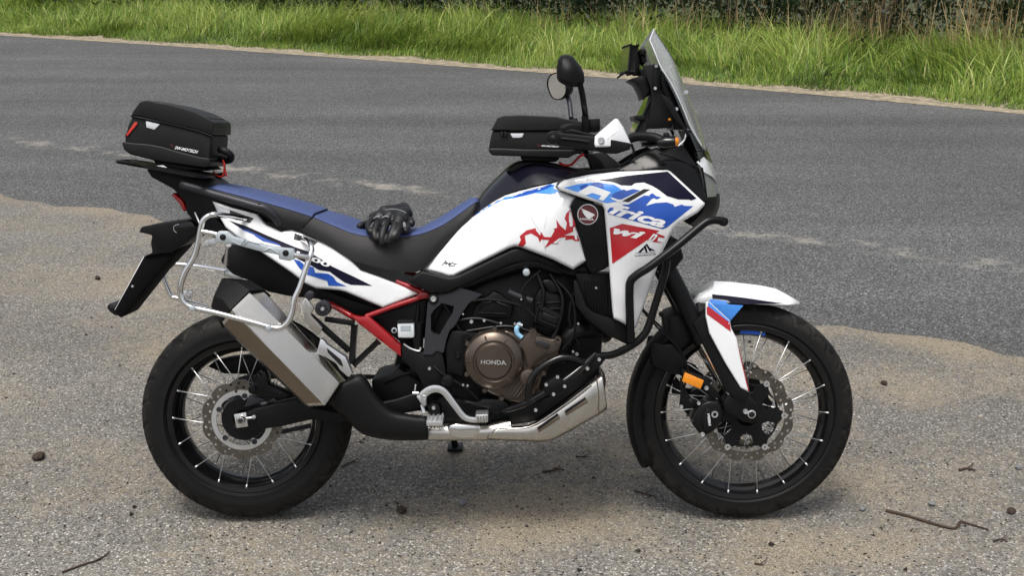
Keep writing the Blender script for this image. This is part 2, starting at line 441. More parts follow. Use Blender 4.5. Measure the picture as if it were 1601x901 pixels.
    se[0].position = .25; se[0].color = (.16,.128,.085, 1); se[1].position = .85; se[1].color = (.46,.395,.285, 1)
    L(sep2.outputs[2], sandc.inputs[0])
    mxs = node(n, 'ShaderNodeMix', data_type='RGBA'); L(sm.outputs[0], mxs.inputs['Factor']); L(base, mxs.inputs['A']); L(sandc.outputs[0], mxs.inputs['B'])
    base = mxs.outputs['Result']
    # dark grit
    v3 = node(n, 'ShaderNodeTexVoronoi'); v3.inputs['Scale'].default_value = 85; L(geo.outputs['Position'], v3.inputs['Vector'])
    s3 = node(n, 'ShaderNodeSeparateColor'); L(v3.outputs['Color'], s3.inputs[0])
    g1 = node(n, 'ShaderNodeMath', op='GREATER_THAN'); L(s3.outputs[0], g1.inputs[0]); g1.inputs[1].default_value = 1-speck
    g2 = node(n, 'ShaderNodeMath', op='LESS_THAN'); L(v3.outputs['Distance'], g2.inputs[0]); g2.inputs[1].default_value = .38
    g = node(n, 'ShaderNodeMath', op='MULTIPLY'); L(g1.outputs[0], g.inputs[0]); L(g2.outputs[0], g.inputs[1])
    mg = node(n, 'ShaderNodeMix', data_type='RGBA'); L(g.outputs[0], mg.inputs['Factor']); L(base, mg.inputs['A']); mg.inputs['B'].default_value = (.035,.03,.026, 1)
    base = mg.outputs['Result']
    if paint:
        f = field_line(*paint)
        np_ = node(n, 'ShaderNodeTexNoise'); np_.inputs['Scale'].default_value = 3.2; np_.inputs['Detail'].default_value = 12; np_.inputs['Roughness'].default_value = .8
        L(geo.outputs['Position'], np_.inputs['Vector'])
        ad = node(n, 'ShaderNodeMath', op='MULTIPLY_ADD'); L(f, ad.inputs[0]); ad.inputs[1].default_value = .3; L(np_.outputs[0], ad.inputs[2])
        pr = node(n, 'ShaderNodeMapRange'); pr.inputs[1].default_value = .80; pr.inputs[2].default_value = .95; pr.inputs[3].default_value = 0; pr.inputs[4].default_value = .6
        L(ad.outputs[0], pr.inputs[0])
        mp = node(n, 'ShaderNodeMix', data_type='RGBA'); L(pr.outputs[0], mp.inputs['Factor']); L(base, mp.inputs['A']); mp.inputs['B'].default_value = (.46,.43,.37, 1)
        base = mp.outputs['Result']
    L(base, b.inputs['Base Color']); b.inputs['Roughness'].default_value = .8; b.inputs['Specular IOR Level'].default_value = .35
    bp = node(n, 'ShaderNodeBump'); bp.inputs['Strength'].default_value = .9; bp.inputs['Distance'].default_value = .004
    hh = node(n, 'ShaderNodeMath', op='MULTIPLY_ADD'); L(vor.outputs['Distance'], hh.inputs[0]); hh.inputs[1].default_value = -1.0; L(sep2.outputs[0], hh.inputs[2])
    L(hh.outputs[0], bp.inputs['Height']); L(bp.outputs[0], b.inputs['Normal'])
    return m
def sheet(name, pts, z, m):
    o = mesh_obj(name, [(x, y, z) for x, y in pts], [tuple(range(len(pts)))], m, None, 0); o['kind'] = 'structure'; return o
U1 = Vector((.8815, -.4722)); N1 = Vector((.4722, .8815)); A0 = Vector((.17, 3.05))
FAR = [Vector(q) for q in ((-60,46.5),(-30,28.9),(-14,19.95),(-7.66,16.41),(-4.05,14.55),(-.94,12.77),(.79,11.72),(2.32,10.79),(4.27,9.47),(5.85,8.24),(9.0,5.9),(14,2.2),(60,-32))]
NEAR = [A0+U1*s for s in (-70, -6, 0, 6, 70)]
def blob(px, py, rx, ry, g): c = G(px, py); return ('blob', (c.x, c.y), rx, ry, g)
sand_fields = [('line', tuple(A0), tuple(U1), .28, .2), blob(840, 800, .62, .3, .22), blob(960, 720, .55, .3, .16), blob(150, 440, .9, .45, .17), blob(1420, 590, .9, .4, .15),
   blob(390, 770, .35, .2, .18), blob(1400, 760, .7, .3, .12), blob(330, 540, .5, .5, .12), blob(1180, 850, .8, .25, .14)]
lot = asphalt('weathered_asphalt', 155, (.180,.174,.160), (.315,.302,.275), sand_fields, .115, .075)
pa = G(560, 288); pb = G(1500, 407); pdv = (pb-pa).normalized()
road = asphalt('road_asphalt', 140, (.082,.084,.085), (.20,.204,.203), [('line', tuple(A0), tuple(U1), .22, .2)], -.19, .015, paint=((pa.x, pa.y), (pdv.x, pdv.y), .5, 1.1))
ground = sheet('ground', [(-200,-120),(200,-120),(200,250),(-200,250)], 0, lot)
ne_ = []
for k in range(-60, 61):
    s_ = k*.18 if abs(k) < 60 else math.copysign(70, k)
    ne_.append(A0+U1*s_+N1*(.05*math.sin(k*.9)+.035*math.sin(k*2.3+1)+.03*math.sin(k*.37)))
ins_ = [A0+U1*(A0-p).length*(-1 if (p-A0).dot(U1) < 0 else 1)+N1*.35 for p in ne_]; nn_ = len(ne_); fr_ = list(reversed(FAR))
rv = [(p.x, p.y, .0006) for p in ne_]+[(p.x, p.y, .004) for p in ins_]+[(p.x, p.y, .004) for p in fr_]
rfc = [(i, i+1, nn_+i+1, nn_+i) for i in range(nn_-1)]
lf_ = [ins_[0], ins_[-1]]
def at_far(u):   # far edge point abreast of a given distance along the road
    us = [(q-A0).dot(U1) for q in FAR]
    return Vector((float(np.interp(u, us, [q.x for q in FAR])), float(np.interp(u, us, [q.y for q in FAR]))))
st_ = [-68, -45, -30, -20, -14, -11, -9, -7.5, -6, -4.5, -3, -1.5, 0, 1, 2, 4, 7, 12, 20, 40, 60]
n0 = len(rv)
for u_ in st_:
    p_, q_ = A0+U1*u_+N1*.35, at_far(u_); rv += [(p_.x, p_.y, .004), (q_.x, q_.y, .004)]
rfc += [(n0+2*i, n0+2*i+2, n0+2*i+3, n0+2*i+1) for i in range(len(st_)-1)]
o_ = mesh_obj('road', rv, rfc, road, None, 0); o_['kind'] = 'structure'
ms, n_, b_ = nodes_of('verge_sand')
tcn = node(n_, 'ShaderNodeNewGeometry'); q1 = node(n_, 'ShaderNodeTexNoise'); q1.inputs['Scale'].default_value = 9; q1.inputs['Detail'].default_value = 10; q1.inputs['Roughness'].default_value = .75
n_.links.new(tcn.outputs['Position'], q1.inputs['Vector'])
c1 = node(n_, 'ShaderNodeValToRGB'); c1.color_ramp.elements[0].position = .3; c1.color_ramp.elements[0].color = (.05,.042,.026,1); c1.color_ramp.elements[1].position = .66; c1.color_ramp.elements[1].color = (.40,.34,.24,1)
n_.links.new(q1.outputs[0], c1.inputs[0]); n_.links.new(c1.outputs[0], b_.inputs['Base Color']); b_.inputs['Roughness'].default_value = .9
msoil, n_, b_ = nodes_of('verge_soil')
tcn = node(n_, 'ShaderNodeNewGeometry'); q1 = node(n_, 'ShaderNodeTexNoise'); q1.inputs['Scale'].default_value = 6; q1.inputs['Detail'].default_value = 10
n_.links.new(tcn.outputs['Position'], q1.inputs['Vector'])
c1 = node(n_, 'ShaderNodeValToRGB'); c1.color_ramp.elements[0].position = .35; c1.color_ramp.elements[0].color = (.02,.03,.01,1); c1.color_ramp.elements[1].position = .7; c1.color_ramp.elements[1].color = (.06,.07,.025,1)
n_.links.new(q1.outputs[0], c1.inputs[0]); n_.links.new(c1.outputs[0], b_.inputs['Base Color']); b_.inputs['Roughness'].default_value = .95
def offs(pts, d):
    out = []
    for i, p in enumerate(pts):
        t = (pts[min(i+1, len(pts)-1)]-pts[max(i-1, 0)]).normalized(); out.append(p+Vector((-t.y, t.x))*d)
    return out
sheet('sand_strip', [tuple(p) for p in offs(FAR, -.06)]+[tuple(p) for p in reversed(offs(FAR, 1.2))], .008, ms)
sheet('verge', [tuple(p) for p in offs(FAR, 1.1)]+[(200, 200), (-200, 200)], .012, msoil)

# ---- grass: far too many blades to count
def far_frame(t):
    "point and normal on the far road edge, t in metres along it from the photo's left"
    seg = FAR[2:12]; acc = 0
    for a, b in zip(seg[:-1], seg[1:]):
        L_ = (b-a).length
        if acc+L_ >= t:
            u = (b-a)/L_; return a+u*(t-acc), u, Vector((-u.y, u.x))
        acc += L_
    u = (seg[-1]-seg[-2]).normalized(); return seg[-1]+u*(t-acc), u, Vector((-u.y, u.x))
TL = sum((b-a).length for a, b in zip(FAR[2:11], FAR[3:12]))
def leaf_mat(name, cols, rough=.5):
    m, n, b = nodes_of(name); L = n.links.new
    at = node(n, 'ShaderNodeAttribute'); at.attribute_name = 'tint'
    cr = node(n, 'ShaderNodeValToRGB'); e = cr.color_ramp.elements
    e[0].position = 0; e[0].color = (*cols[0], 1); e[1].position = 1; e[1].color = (*cols[-1], 1)
    for i, c in enumerate(cols[1:-1]): x = e.new((i+1)/(len(cols)-1)); x.color = (*c, 1)
    L(at.outputs['Fac'], cr.inputs[0]); L(cr.outputs[0], b.inputs['Base Color']); b.inputs['Roughness'].default_value = rough
    b.inputs['Specular IOR Level'].default_value = .35
    tr = node(n, 'ShaderNodeBsdfTranslucent'); L(cr.outputs[0], tr.inputs[0])
    mx = node(n, 'ShaderNodeMixShader'); mx.inputs[0].default_value = .3
    out = n.nodes['Material Output']; L(b.outputs[0], mx.inputs[1]); L(tr.outputs[0], mx.inputs[2]); L(mx.outputs[0], out.inputs[0])
    return m
def blades(name, base, h, wd, ang, lean, tint, m, nseg=3, curve=1.0):
    N = len(h); k = nseg+1
    f = np.linspace(0, 1, k)[None, :]
    dx, dy = np.cos(ang)[:, None], np.sin(ang)[:, None]
    out = lean[:, None]*h[:, None]*f**(1+curve); z = h[:, None]*(f-.35*np.clip(lean, 0, 1.3)[:, None]*f**2.4)
    wv = wd[:, None]*(1-f**1.6*.97)*.5
    tw = ang+np.pi/2+rng.normal(0, .5, N); wx, wy = np.cos(tw)[:, None], np.sin(tw)[:, None]
    cx = base[:, 0:1]+dx*out; cy = base[:, 1:2]+dy*out; cz = base[:, 2:3]+z
    Lf = np.stack([cx-wx*wv, cy-wy*wv, cz], -1); Rt = np.stack([cx+wx*wv, cy+wy*wv, cz], -1)
    V = np.stack([Lf, Rt], 2).reshape(N, k*2, 3)
    idx = []
    for i in range(nseg): idx.append([2*i, 2*i+1, 2*i+3, 2*i+2])
    idx = np.array(idx)[None]+(np.arange(N)*k*2)[:, None, None]
    me = bpy.data.meshes.new(name); me.vertices.add(N*k*2); me.vertices.foreach_set('co', V.ravel().astype(np.float32))
    nf = N*nseg; me.loops.add(nf*4); me.loops.foreach_set('vertex_index', idx.ravel().astype(np.int32))
    me.polygons.add(nf); me.polygons.foreach_set('loop_start', np.arange(0, nf*4, 4, dtype=np.int32))
    me.polygons.foreach_set('use_smooth', np.ones(nf, bool))
    me.update(calc_edges=True)
    a = me.attributes.new('tint', 'FLOAT', 'POINT'); a.data.foreach_set('value', np.repeat(tint, k*2).astype(np.float32))
    me.materials.append(m)
    return link(bpy.data.objects.new(name, me))
mg = leaf_mat('grass_blade', [(.03,.062,.010),(.10,.18,.022),(.195,.31,.04),(.36,.44,.095),(.44,.38,.18)], .42)
def clump_noise(x, y):
    return (np.sin(x*1.9+np.sin(y*1.3)*1.7)+np.sin(y*2.7+x*.8+1.1)+np.sin(x*4.3-y*3.1+.6)*.7)/2.7
def grass_patch(name, N, d0, d1, hfun, wd, t0=0, t1=None, tint_shift=0, lean=(.35, .28)):
    t = rng.uniform(t0, t1 or TL, N); d = rng.uniform(0, 1, N); d = d0+(d1-d0)*d
    fr = [far_frame(x) for x in np.linspace(t0, t1 or TL, 400)]
    px = np.interp(t, np.linspace(t0, t1 or TL, 400), [q[0].x for q in fr]); py = np.interp(t, np.linspace(t0, t1 or TL, 400), [q[0].y for q in fr])
    nx = np.interp(t, np.linspace(t0, t1 or TL, 400), [q[2].x for q in fr]); ny = np.interp(t, np.linspace(t0, t1 or TL, 400), [q[2].y for q in fr])
    # ragged edge towards the road
    d = d + (.2*clump_noise(t*1.3, t*.4)+.14*clump_noise(t*4.1, t*2.2))*(d < 1.0)
    keep = d > d0*.6; t, d, px, py, nx, ny = t[keep], d[keep], px[keep], py[keep], nx[keep], ny[keep]; N = len(t)
    x = px+nx*d; y = py+ny*d
    c = clump_noise(x*1.1, y*1.1)
    h = hfun(d)*(1+.3*c)*rng.uniform(.55, 1.25, N)
    ang = clump_noise(x*.7+3, y*.7)*2.6+rng.normal(0, .9, N)+1.0
    le = np.abs(rng.normal(lean[0], lean[1], N))+.12*np.abs(c)
    tint = np.clip(.40+.22*c+rng.normal(0, .22, N)+tint_shift, 0, .82); dead = rng.random(N) < .035; tint[dead] = rng.uniform(.85, 1, dead.sum())
    base = np.stack([x, y, np.full(N, .008)], 1)
    o = blades(name, base, h, rng.uniform(wd*.5, wd*1.3, N), ang, le, tint, mg, 4); return o
g1 = grass_patch('tall_grass', 95000, .9, 3.7, lambda d: .20+.34*np.clip((d-.7)/1.2, 0, 1), .0125, lean=(.62, .38))
tag(g1, 'long green roadside grass below the dark bushes', 'grass', kind='stuff')
g2 = grass_patch('short_grass', 64000, .33, 1.25, lambda d: .05+.14*np.clip((d-.3)/.8, 0, 1), .009, tint_shift=-.06, lean=(.5, .4))
tag(g2, 'short green grass fringe along the far sandy road edge', 'grass', kind='stuff')

g3 = grass_patch('arching_grass', 15000, 1.0, 3.4, lambda d: .32+.34*np.clip((d-.7)/1.2, 0, 1), .019, tint_shift=.2, lean=(.85, .4))  # paler tint puts the highlights on grass strands into the blade colour
tag(g3, 'broad arching grass blades, tinted pale as highlights, standing out of the long grass', 'grass', kind='stuff')
# ---- shrubs behind the grass
ml = leaf_mat('shrub_leaf', [(.006,.013,.005),(.013,.028,.010),(.022,.045,.014),(.065,.10,.035)], .42)
mbark = mat('bark', (.05,.038,.028), .85, var=.3, vscale=30, bump=.6, bscale=120)
def leaf_mesh(name, cen, size, tint, m):
    N = len(size); a = rng.normal(size=(N, 3)); a /= np.linalg.norm(a, axis=1)[:, None]
    b = np.cross(a, rng.normal(size=(N, 3))); b /= np.linalg.norm(b, axis=1)[:, None]
    s = size[:, None]
    V = np.stack([cen-a*s, cen-b*s*.5+a*s*.1, cen+a*s*1.1, cen+b*s*.5+a*s*.1], 1)
    idx = np.array([0, 1, 2, 3])[None]+(np.arange(N)*4)[:, None]
    me = bpy.data.meshes.new(name); me.vertices.add(N*4); me.vertices.foreach_set('co', V.ravel().astype(np.float32))
    me.loops.add(N*4); me.loops.foreach_set('vertex_index', idx.ravel().astype(np.int32))
    me.polygons.add(N); me.polygons.foreach_set('loop_start', np.arange(0, N*4, 4, dtype=np.int32)); me.update(calc_edges=True)
    at = me.attributes.new('tint', 'FLOAT', 'POINT'); at.data.foreach_set('value', np.repeat(tint, 4).astype(np.float32))
    me.materials.append(m); return me
def shrub(pos, rad, hgt, N, label, group):
    e = bpy.data.objects.new('shrub', None); link(e); e.location = (pos.x, pos.y, .01)
    bm = bmesh.new()
    for k in range(7):
        a = rng.uniform(0, 6.28); q = rad*rng.uniform(.3, .8)
        path = catmull([Vector((0, 0, -.02)), Vector((math.cos(a)*q*.25, math.sin(a)*q*.25, hgt*.3)), Vector((math.cos(a)*q*.7, math.sin(a)*q*.7, hgt*.65)), Vector((math.cos(a)*q, math.sin(a)*q, hgt*.95))], 4)
        sweep(bm, path, lambda u: .022*(1-u*.8)+.003, 6)
    bm_obj('trunk', bm, mbark, e, 60)
    # leaf clumps
    nc = 46; cl = rng.normal(size=(nc, 3)); cl /= np.linalg.norm(cl, axis=1)[:, None]; cl *= (rng.uniform(.35, 1, nc)**.6)[:, None]
    cc = cl*np.array([rad, rad, hgt*.5])+np.array([0, 0, hgt*.52])
    pick = rng.integers(0, nc, N); cen = cc[pick]+rng.normal(size=(N, 3))*np.array([.2, .2, .17])*rad
    cen[:, 2] = np.abs(cen[:, 2]); ctint = rng.uniform(.1, .75, nc)
    me = leaf_mesh('crown', cen, rng.uniform(.022, .062, N), np.clip(ctint[pick]+rng.normal(0, .15, N), 0, 1), ml)
    link(bpy.data.objects.new('crown', me), e)
    tag(e, label, 'shrub', group); return e
for i in range(11):
    t = 4.0+i*2.05+rng.uniform(-.3, .3); p, u, nn = far_frame(t)
    shrub(p+nn*(3.35+rng.uniform(-.1, .35)), 1.25, rng.uniform(1.9, 2.5), 5200, 'dark leafy shrub directly behind the roadside grass', 'shrubs behind the grass')
for i in range(9):
    t = 3.0+i*2.7+rng.uniform(-.3, .3); p, u, nn = far_frame(t)
    shrub(p+nn*(5.1+rng.uniform(-.1, .5)), 1.6, rng.uniform(2.6, 3.2), 4200, 'taller dark shrub in the back row of bushes', 'taller shrubs of the back row')
def ray_px(p):
    v = Vector((p[0], p[1], .3))-CAMP; z = v.dot(FW); return (800.5+F_PX*v.dot(RT)/z, 450.5-F_PX*v.dot(UP)/z)
# ---- dry stalks
md = leaf_mat('dry_stalk', [(.28,.19,.09),(.45,.33,.17),(.58,.47,.27)], .7)
for (qx, qy, n0_, sp_, hh) in ((1010,70,14,.25,1.0),(1080,66,26,.4,1.1),(1165,78,16,.3,1.2),(1300,70,22,.3,1.2),(1345,75,34,.35,1.3),(1370,80,26,.25,1.2),(1420,90,14,.4,1.1),(1500,95,34,.3,1.4),(1545,100,26,.3,1.3),(1585,110,16,.3,1.2),(640,30,14,.4,.9),(880,45,18,.4,1.0),(1230,80,14,.4,1.1),(720,38,10,.4,.9)):
    n = n0_*2
    best = min((far_frame(tt) for tt in np.linspace(2, TL+3, 240)), key=lambda f: abs(ray_px(f[0]+f[2]*2.75)[0]-qx)); c = best[0]+best[2]*(2.75+rng.uniform(-.35, .3))
    base = np.stack([c.x+rng.normal(0, sp_, n), c.y+rng.normal(0, sp_*.6, n), np.full(n, .01)], 1)
    o = blades('dry_stalks', base, rng.uniform(.6, 1.1, n)*hh, rng.uniform(.009, .018, n), rng.uniform(0, 6.28, n), np.abs(rng.normal(.28, .22, n)), rng.uniform(0, 1, n), md, 5, .5)
    tag(o, 'tuft of dry straw-coloured stalks standing above the green grass', 'dry stalks', 'tufts of dry stalks behind the grass')

# ============================================================ THE MOTORCYCLE
bike = bpy.data.objects.new('motorcycle', None); link(bike); bike.rotation_euler = (-LEAN, 0, 0); bike.location = (0, 0, .003)
tag(bike, 'white, blue and red adventure motorcycle parked leaning on its side stand', 'motorcycle')
AXR, AXF = (0, 0, .333), (1.575, 0, .347)

# ---------------- wheels
tyre_mat, n_, b_ = nodes_of('tyre_rubber')
ta_ = node(n_, 'ShaderNodeAttribute'); ta_.attribute_name = 'dust'; tcn = node(n_, 'ShaderNodeTexCoord')
q1 = node(n_, 'ShaderNodeTexNoise'); q1.inputs['Scale'].default_value = 22; q1.inputs['Detail'].default_value = 9; q1.inputs['Roughness'].default_value = .7; n_.links.new(tcn.outputs['Object'], q1.inputs['Vector'])
q2 = node(n_, 'ShaderNodeMapRange'); q2.inputs[1].default_value = .42; q2.inputs[2].default_value = .75; n_.links.new(q1.outputs[0], q2.inputs[0])
q3 = node(n_, 'ShaderNodeMath', op='MULTIPLY'); n_.links.new(ta_.outputs['Fac'], q3.inputs[0]); n_.links.new(q2.outputs[0], q3.inputs[1])
q4 = node(n_, 'ShaderNodeMix', data_type='RGBA'); q4.inputs['A'].default_value = (.0045,.0045,.0048,1); q4.inputs['B'].default_value = (.030,.027,.022,1)
n_.links.new(q3.outputs[0], q4.inputs['Factor']); n_.links.new(q4.outputs['Result'], b_.inputs['Base Color']); b_.inputs['Roughness'].default_value = .62; b_.inputs['Specular IOR Level'].default_value = .22
def tyre_mesh(name, ax, Rr, hw, bead_r, bead_w, parent, grooves, NA=480):
    # cross-section from bead to bead over the tread
    prof = []
    prof.append((-bead_w, bead_r)); prof.append((-bead_w-.006, bead_r+.004))
    NT = 44; H = Rr-bead_r
    for i in range(NT+1):
        a = math.pi*(i/NT)
        ca, sa = math.cos(a), math.sin(a)
        y = -hw*math.copysign(abs(ca)**.8, ca); r = bead_r+.012+(H-.012)*(abs(sa)**.62)
        prof.append((y, r))
    prof.append((bead_w+.006, bead_r+.004)); prof.append((bead_w, bead_r))
    prof = np.array(prof); n = len(prof)
    ang = np.arange(NA)/NA*2*math.pi
    y = np.tile(prof[:, 0], (NA, 1)); r = np.tile(prof[:, 1], (NA, 1))
    # tread grooves: slanted cuts, only where the tread is
    tread = np.clip((r-(Rr-.036))/.006, 0, 1)
    ph = (ang[:, None]*grooves/(2*math.pi)) + np.abs(y)/hw*.85 + np.where(y > 0, .5, 0)
    saw = np.abs((ph % 1)-.5)*2
    yy = np.abs(y)/hw
    cut = (saw > .82)*(yy > .16)*(yy < .97)
    ph2 = (ang[:, None]*grooves/(2*math.pi))*1.0 - np.abs(y)/hw*1.6+.3
    cut2 = ((np.abs((ph2 % 1)-.5)*2) > .9)*(yy > .5)*(yy < .9)
    centre = (np.abs(yy-.12) < .03)
    y = y + np.sign(y)*.0012*np.sin(r*1100)*(yy > .75)*(tread < .5)*((r > bead_r+.014)&(r < Rr-.04))
    r = r - .006*tread*np.clip(cut+cut2*.8+centre*.8, 0, 1)
    V = np.stack([ax[0]+r*np.cos(ang)[:, None], y, ax[2]+r*np.sin(ang)[:, None]], -1).reshape(-1, 3)
    F = []
    for i in range(NA):
        j = (i+1) % NA
        for k in range(n-1): F.append((i*n+k, i*n+k+1, j*n+k+1, j*n+k))
    o = mesh_obj(name, V, F, tyre_mat, parent, 30)
    at = o.data.attributes.new('dust', 'FLOAT', 'POINT'); at.data.foreach_set('value', np.clip((prof[:, 1]-(Rr-.05))/.03, .12, 1)[None].repeat(NA, 0).ravel().astype(np.float32))
    return o
def wheel(name, ax, Rr, hw, bead_r, bead_w, nsp, hub_r, hub_w, grooves):
    c = ax
    hub = lathe(name, c, [(-hub_w-.022, 0), (-hub_w-.022, .024), (-hub_w-.006, .03), (-hub_w-.004, hub_r), (-hub_w+.006, hub_r), (-hub_w+.012, hub_r*.62), (hub_w-.012, hub_r*.62), (hub_w-.006, hub_r), (hub_w+.004, hub_r), (hub_w+.006, .03), (hub_w+.022, .024), (hub_w+.022, 0)], 'black_paint', bike, 48)
    b = bead_w
    rim = lathe('rim', c, [(-b-.007, bead_r+.009), (-b-.010, bead_r+.003), (-b-.008, bead_r-.012), (-b+.004, bead_r-.016), (-b+.010, bead_r-.020), (-b*.55, bead_r-.030), (0, bead_r-.036), (b*.55, bead_r-.030), (b-.010, bead_r-.020), (b-.004, bead_r-.016), (b+.008, bead_r-.012), (b+.010, bead_r+.003), (b+.007, bead_r+.009), (b*.5, bead_r-.012), (-b*.5, bead_r-.012)], 'gloss_black', hub, 96, 30, closed=True)
    tyre_mesh('tyre', c, Rr, hw, bead_r, bead_w, hub, grooves)
    # one spoke mesh per side and direction, shared by the copies
    for side in (-1, 1):
        for dr in (-1, 1):
            a0 = dr*.62
            p0 = Vector((hub_r*.92*math.cos(a0), side*hub_w*(1.0 if dr > 0 else .86), hub_r*.92*math.sin(a0)))
            p1 = Vector((bead_r-.010, side*(b+.004), 0))
            bm = bmesh.new(); d = (p1-p0)
            sweep(bm, [p0, p0+d*.5, p1], .0017, 6)
            q = p1-d.normalized()*.012; sweep(bm, [q, p1+d.normalized()*.003], .0031, 6)
            me = bpy.data.meshes.new('spoke'); bmesh.ops.recalc_face_normals(bm, faces=bm.faces); bm.to_mesh(me); bm.free(); me.materials.append(M['silver'])
            me.polygons.foreach_set('use_smooth', [True]*len(me.polygons))
            for k in range(nsp):
                o = bpy.data.objects.new('spoke', me); link(o, hub); o.location = c
                o.rotation_euler = (0, 2*math.pi*(k+(.0 if dr > 0 else .5)+(.25 if side > 0 else 0))/nsp, 0)
    return hub
rear = wheel('rear_wheel', AXR, .333, .072, .2286+.010, .052, 8, .062, .045, 26)
front = wheel('front_wheel', AXF, .347, .046, .2667+.010, .032, 9, .050, .036, 30)
def wavy(r, amp, nw, n=120): return [(r*(1+amp*math.copysign(abs(math.sin(nw*2*math.pi*i/n/2*1.0))**1.0, 1))*math.cos(2*math.pi*i/n), r*(1+amp*abs(math.sin(nw*math.pi*i/n)))*math.sin(2*math.pi*i/n)) for i in range(n)]
def brake_disc(ax, y, ro, ri, nw, nholes, parent, t=.005):
    n = nw*14
    outer = [(ax[0]+ro*(1-.06*(abs(math.cos(nw*math.pi*i/n)))**3)*math.cos(2*math.pi*i/n), ax[2]+ro*(1-.06*(abs(math.cos(nw*math.pi*i/n)))**3)*math.sin(2*math.pi*i/n)) for i in range(n)]
    holes = [ring_pts((ax[0], ax[2]), ri, 72)]
    for k in range(nholes):
        for j, rr in enumerate((ri+(ro-ri)*.28, ri+(ro-ri)*.66)):
            a = 2*math.pi*(k+(.5 if j else 0)+.12*(k % 3))/nholes
            holes.append(ring_pts((ax[0]+rr*math.cos(a), ax[2]+rr*math.sin(a)), .0048, 9))
    return holed_plate('brake_disc', outer, holes, y, t, 'disc_steel', parent)
for s in (-1, 1):
    y = s*.068-(.005 if s < 0 else 0)
    d = brake_disc(AXF, y, .148, .118, 12, 24, front)
    # black carrier with arms to the bobbins
    holes = [ring_pts((AXF[0], AXF[2]), .034, 24)]
    for k in range(6):
        a = 2*math.pi*(k+.5)/6
        c0 = (AXF[0]+.078*math.cos(a), AXF[2]+.078*math.sin(a))
        holes.append([(c0[0]+rr_*math.cos(a+q), c0[1]+rr_*math.sin(a+q)) for q, rr_ in ((0,.020),(1.1,.026),(2.2,.020),(3.14,.024),(4.1,.020),(5.2,.026))])
    nn = 72
    outer = [(AXF[0]+(.100+.015*max(0, math.cos(6*2*math.pi*i/nn))**2)*math.cos(2*math.pi*i/nn), AXF[2]+(.100+.015*max(0, math.cos(6*2*math.pi*i/nn))**2)*math.sin(2*math.pi*i/nn)) for i in range(nn)]
    car = holed_plate('disc_carrier', outer, holes, y+.0005, .005, 'black_paint', front)
    for k in range(6):
        a = 2*math.pi*k/6
        lathe('disc_bobbin', (AXF[0]+0.1165*math.cos(a), y-.002, AXF[2]+0.1165*math.sin(a)), [(0, .0035), (0, .0095), (.009, .0095), (.009, .0035)], 'silver', front, 16, 30, closed=True)
rd = brake_disc(AXR, -.085, .128, .094, 10, 22, rear)
nn = 80
holed_plate('disc_carrier', [(AXR[0]+.0955*math.cos(2*math.pi*i/nn), AXR[2]+.0955*math.sin(2*math.pi*i/nn)) for i in range(nn)], [[(AXR[0]+(.080-.016*max(0, math.cos(5*2*math.pi*i/nn-.9))**6)*math.cos(2*math.pi*i/nn), AXR[2]+(.080-.016*max(0, math.cos(5*2*math.pi*i/nn-.9))**6)*math.sin(2*math.pi*i/nn)) for i in range(nn)]], -.0875, .006, 'silver', rear)
lathe('hub_drum', AXR, [(-.078, .03), (-.078, .066), (-.05, .074), (-.03, .074), (-.03, .03)], 'black_paint', rear, 40, 30, closed=True)
for k in range(5):
    a = (2*math.pi*k+.9)/5
    lathe('disc_bolt', (AXR[0]+.078*math.cos(a), -.0915, AXR[2]+.078*math.sin(a)), [(.002, 0), (.002, .004), (0, .0045), (0, .008), (.004, .009), (.008, .009)], 'dark_grey_cast', rear, 16, 30)
# sprocket and chain on the far side
ns = 42
holed_plate('sprocket', [(AXR[0]+(.100 if (i % 2) else .108)*math.cos(2*math.pi*i/(2*ns)), AXR[2]+(.100 if (i % 2) else .108)*math.sin(2*math.pi*i/(2*ns))) for i in range(2*ns)], [ring_pts((0, .333), .06, 40)], .083, .006, 'dark_grey_cast', rear)
bm = bmesh.new(); pts = []
fs = Vector((.60, 0, .40))
for k in range(19): a = math.pi/2-.13+math.pi*k/18; pts.append(Vector((.104*math.cos(a), .086, .333+.104*math.sin(a))))
for k in range(11): a = -math.pi/2-.13+math.pi*k/10; pts.append(Vector((fs.x+.036*math.cos(a), .086, fs.z+.036*math.sin(a))))
path = []
for i in range(len(pts)):
    a, b = pts[i], pts[(i+1) % len(pts)]; n = max(1, round((b-a).length/.0159))
    path += [a+(b-a)*k/n for k in range(n)]
for i, p in enumerate(path):
    q = path[(i+1) % len(path)]; d = (q-p); an = math.atan2(d.z, d.x); rot = Matrix.Rotation(-an, 3, 'Y')
    off = .007 if i % 2 else .0045
    for sgn in (-1, 1): box_bm(bm, (p+q)/2+Vector((0, sgn*off, 0)), (.0185, .0018, .013), rot)
    box_bm(bm, p, (.009, .012, .009), rot)
ch = bm_obj('chain', bm, 'dark_grey_cast', bike, 30); ch['kind'] = 'stuff'

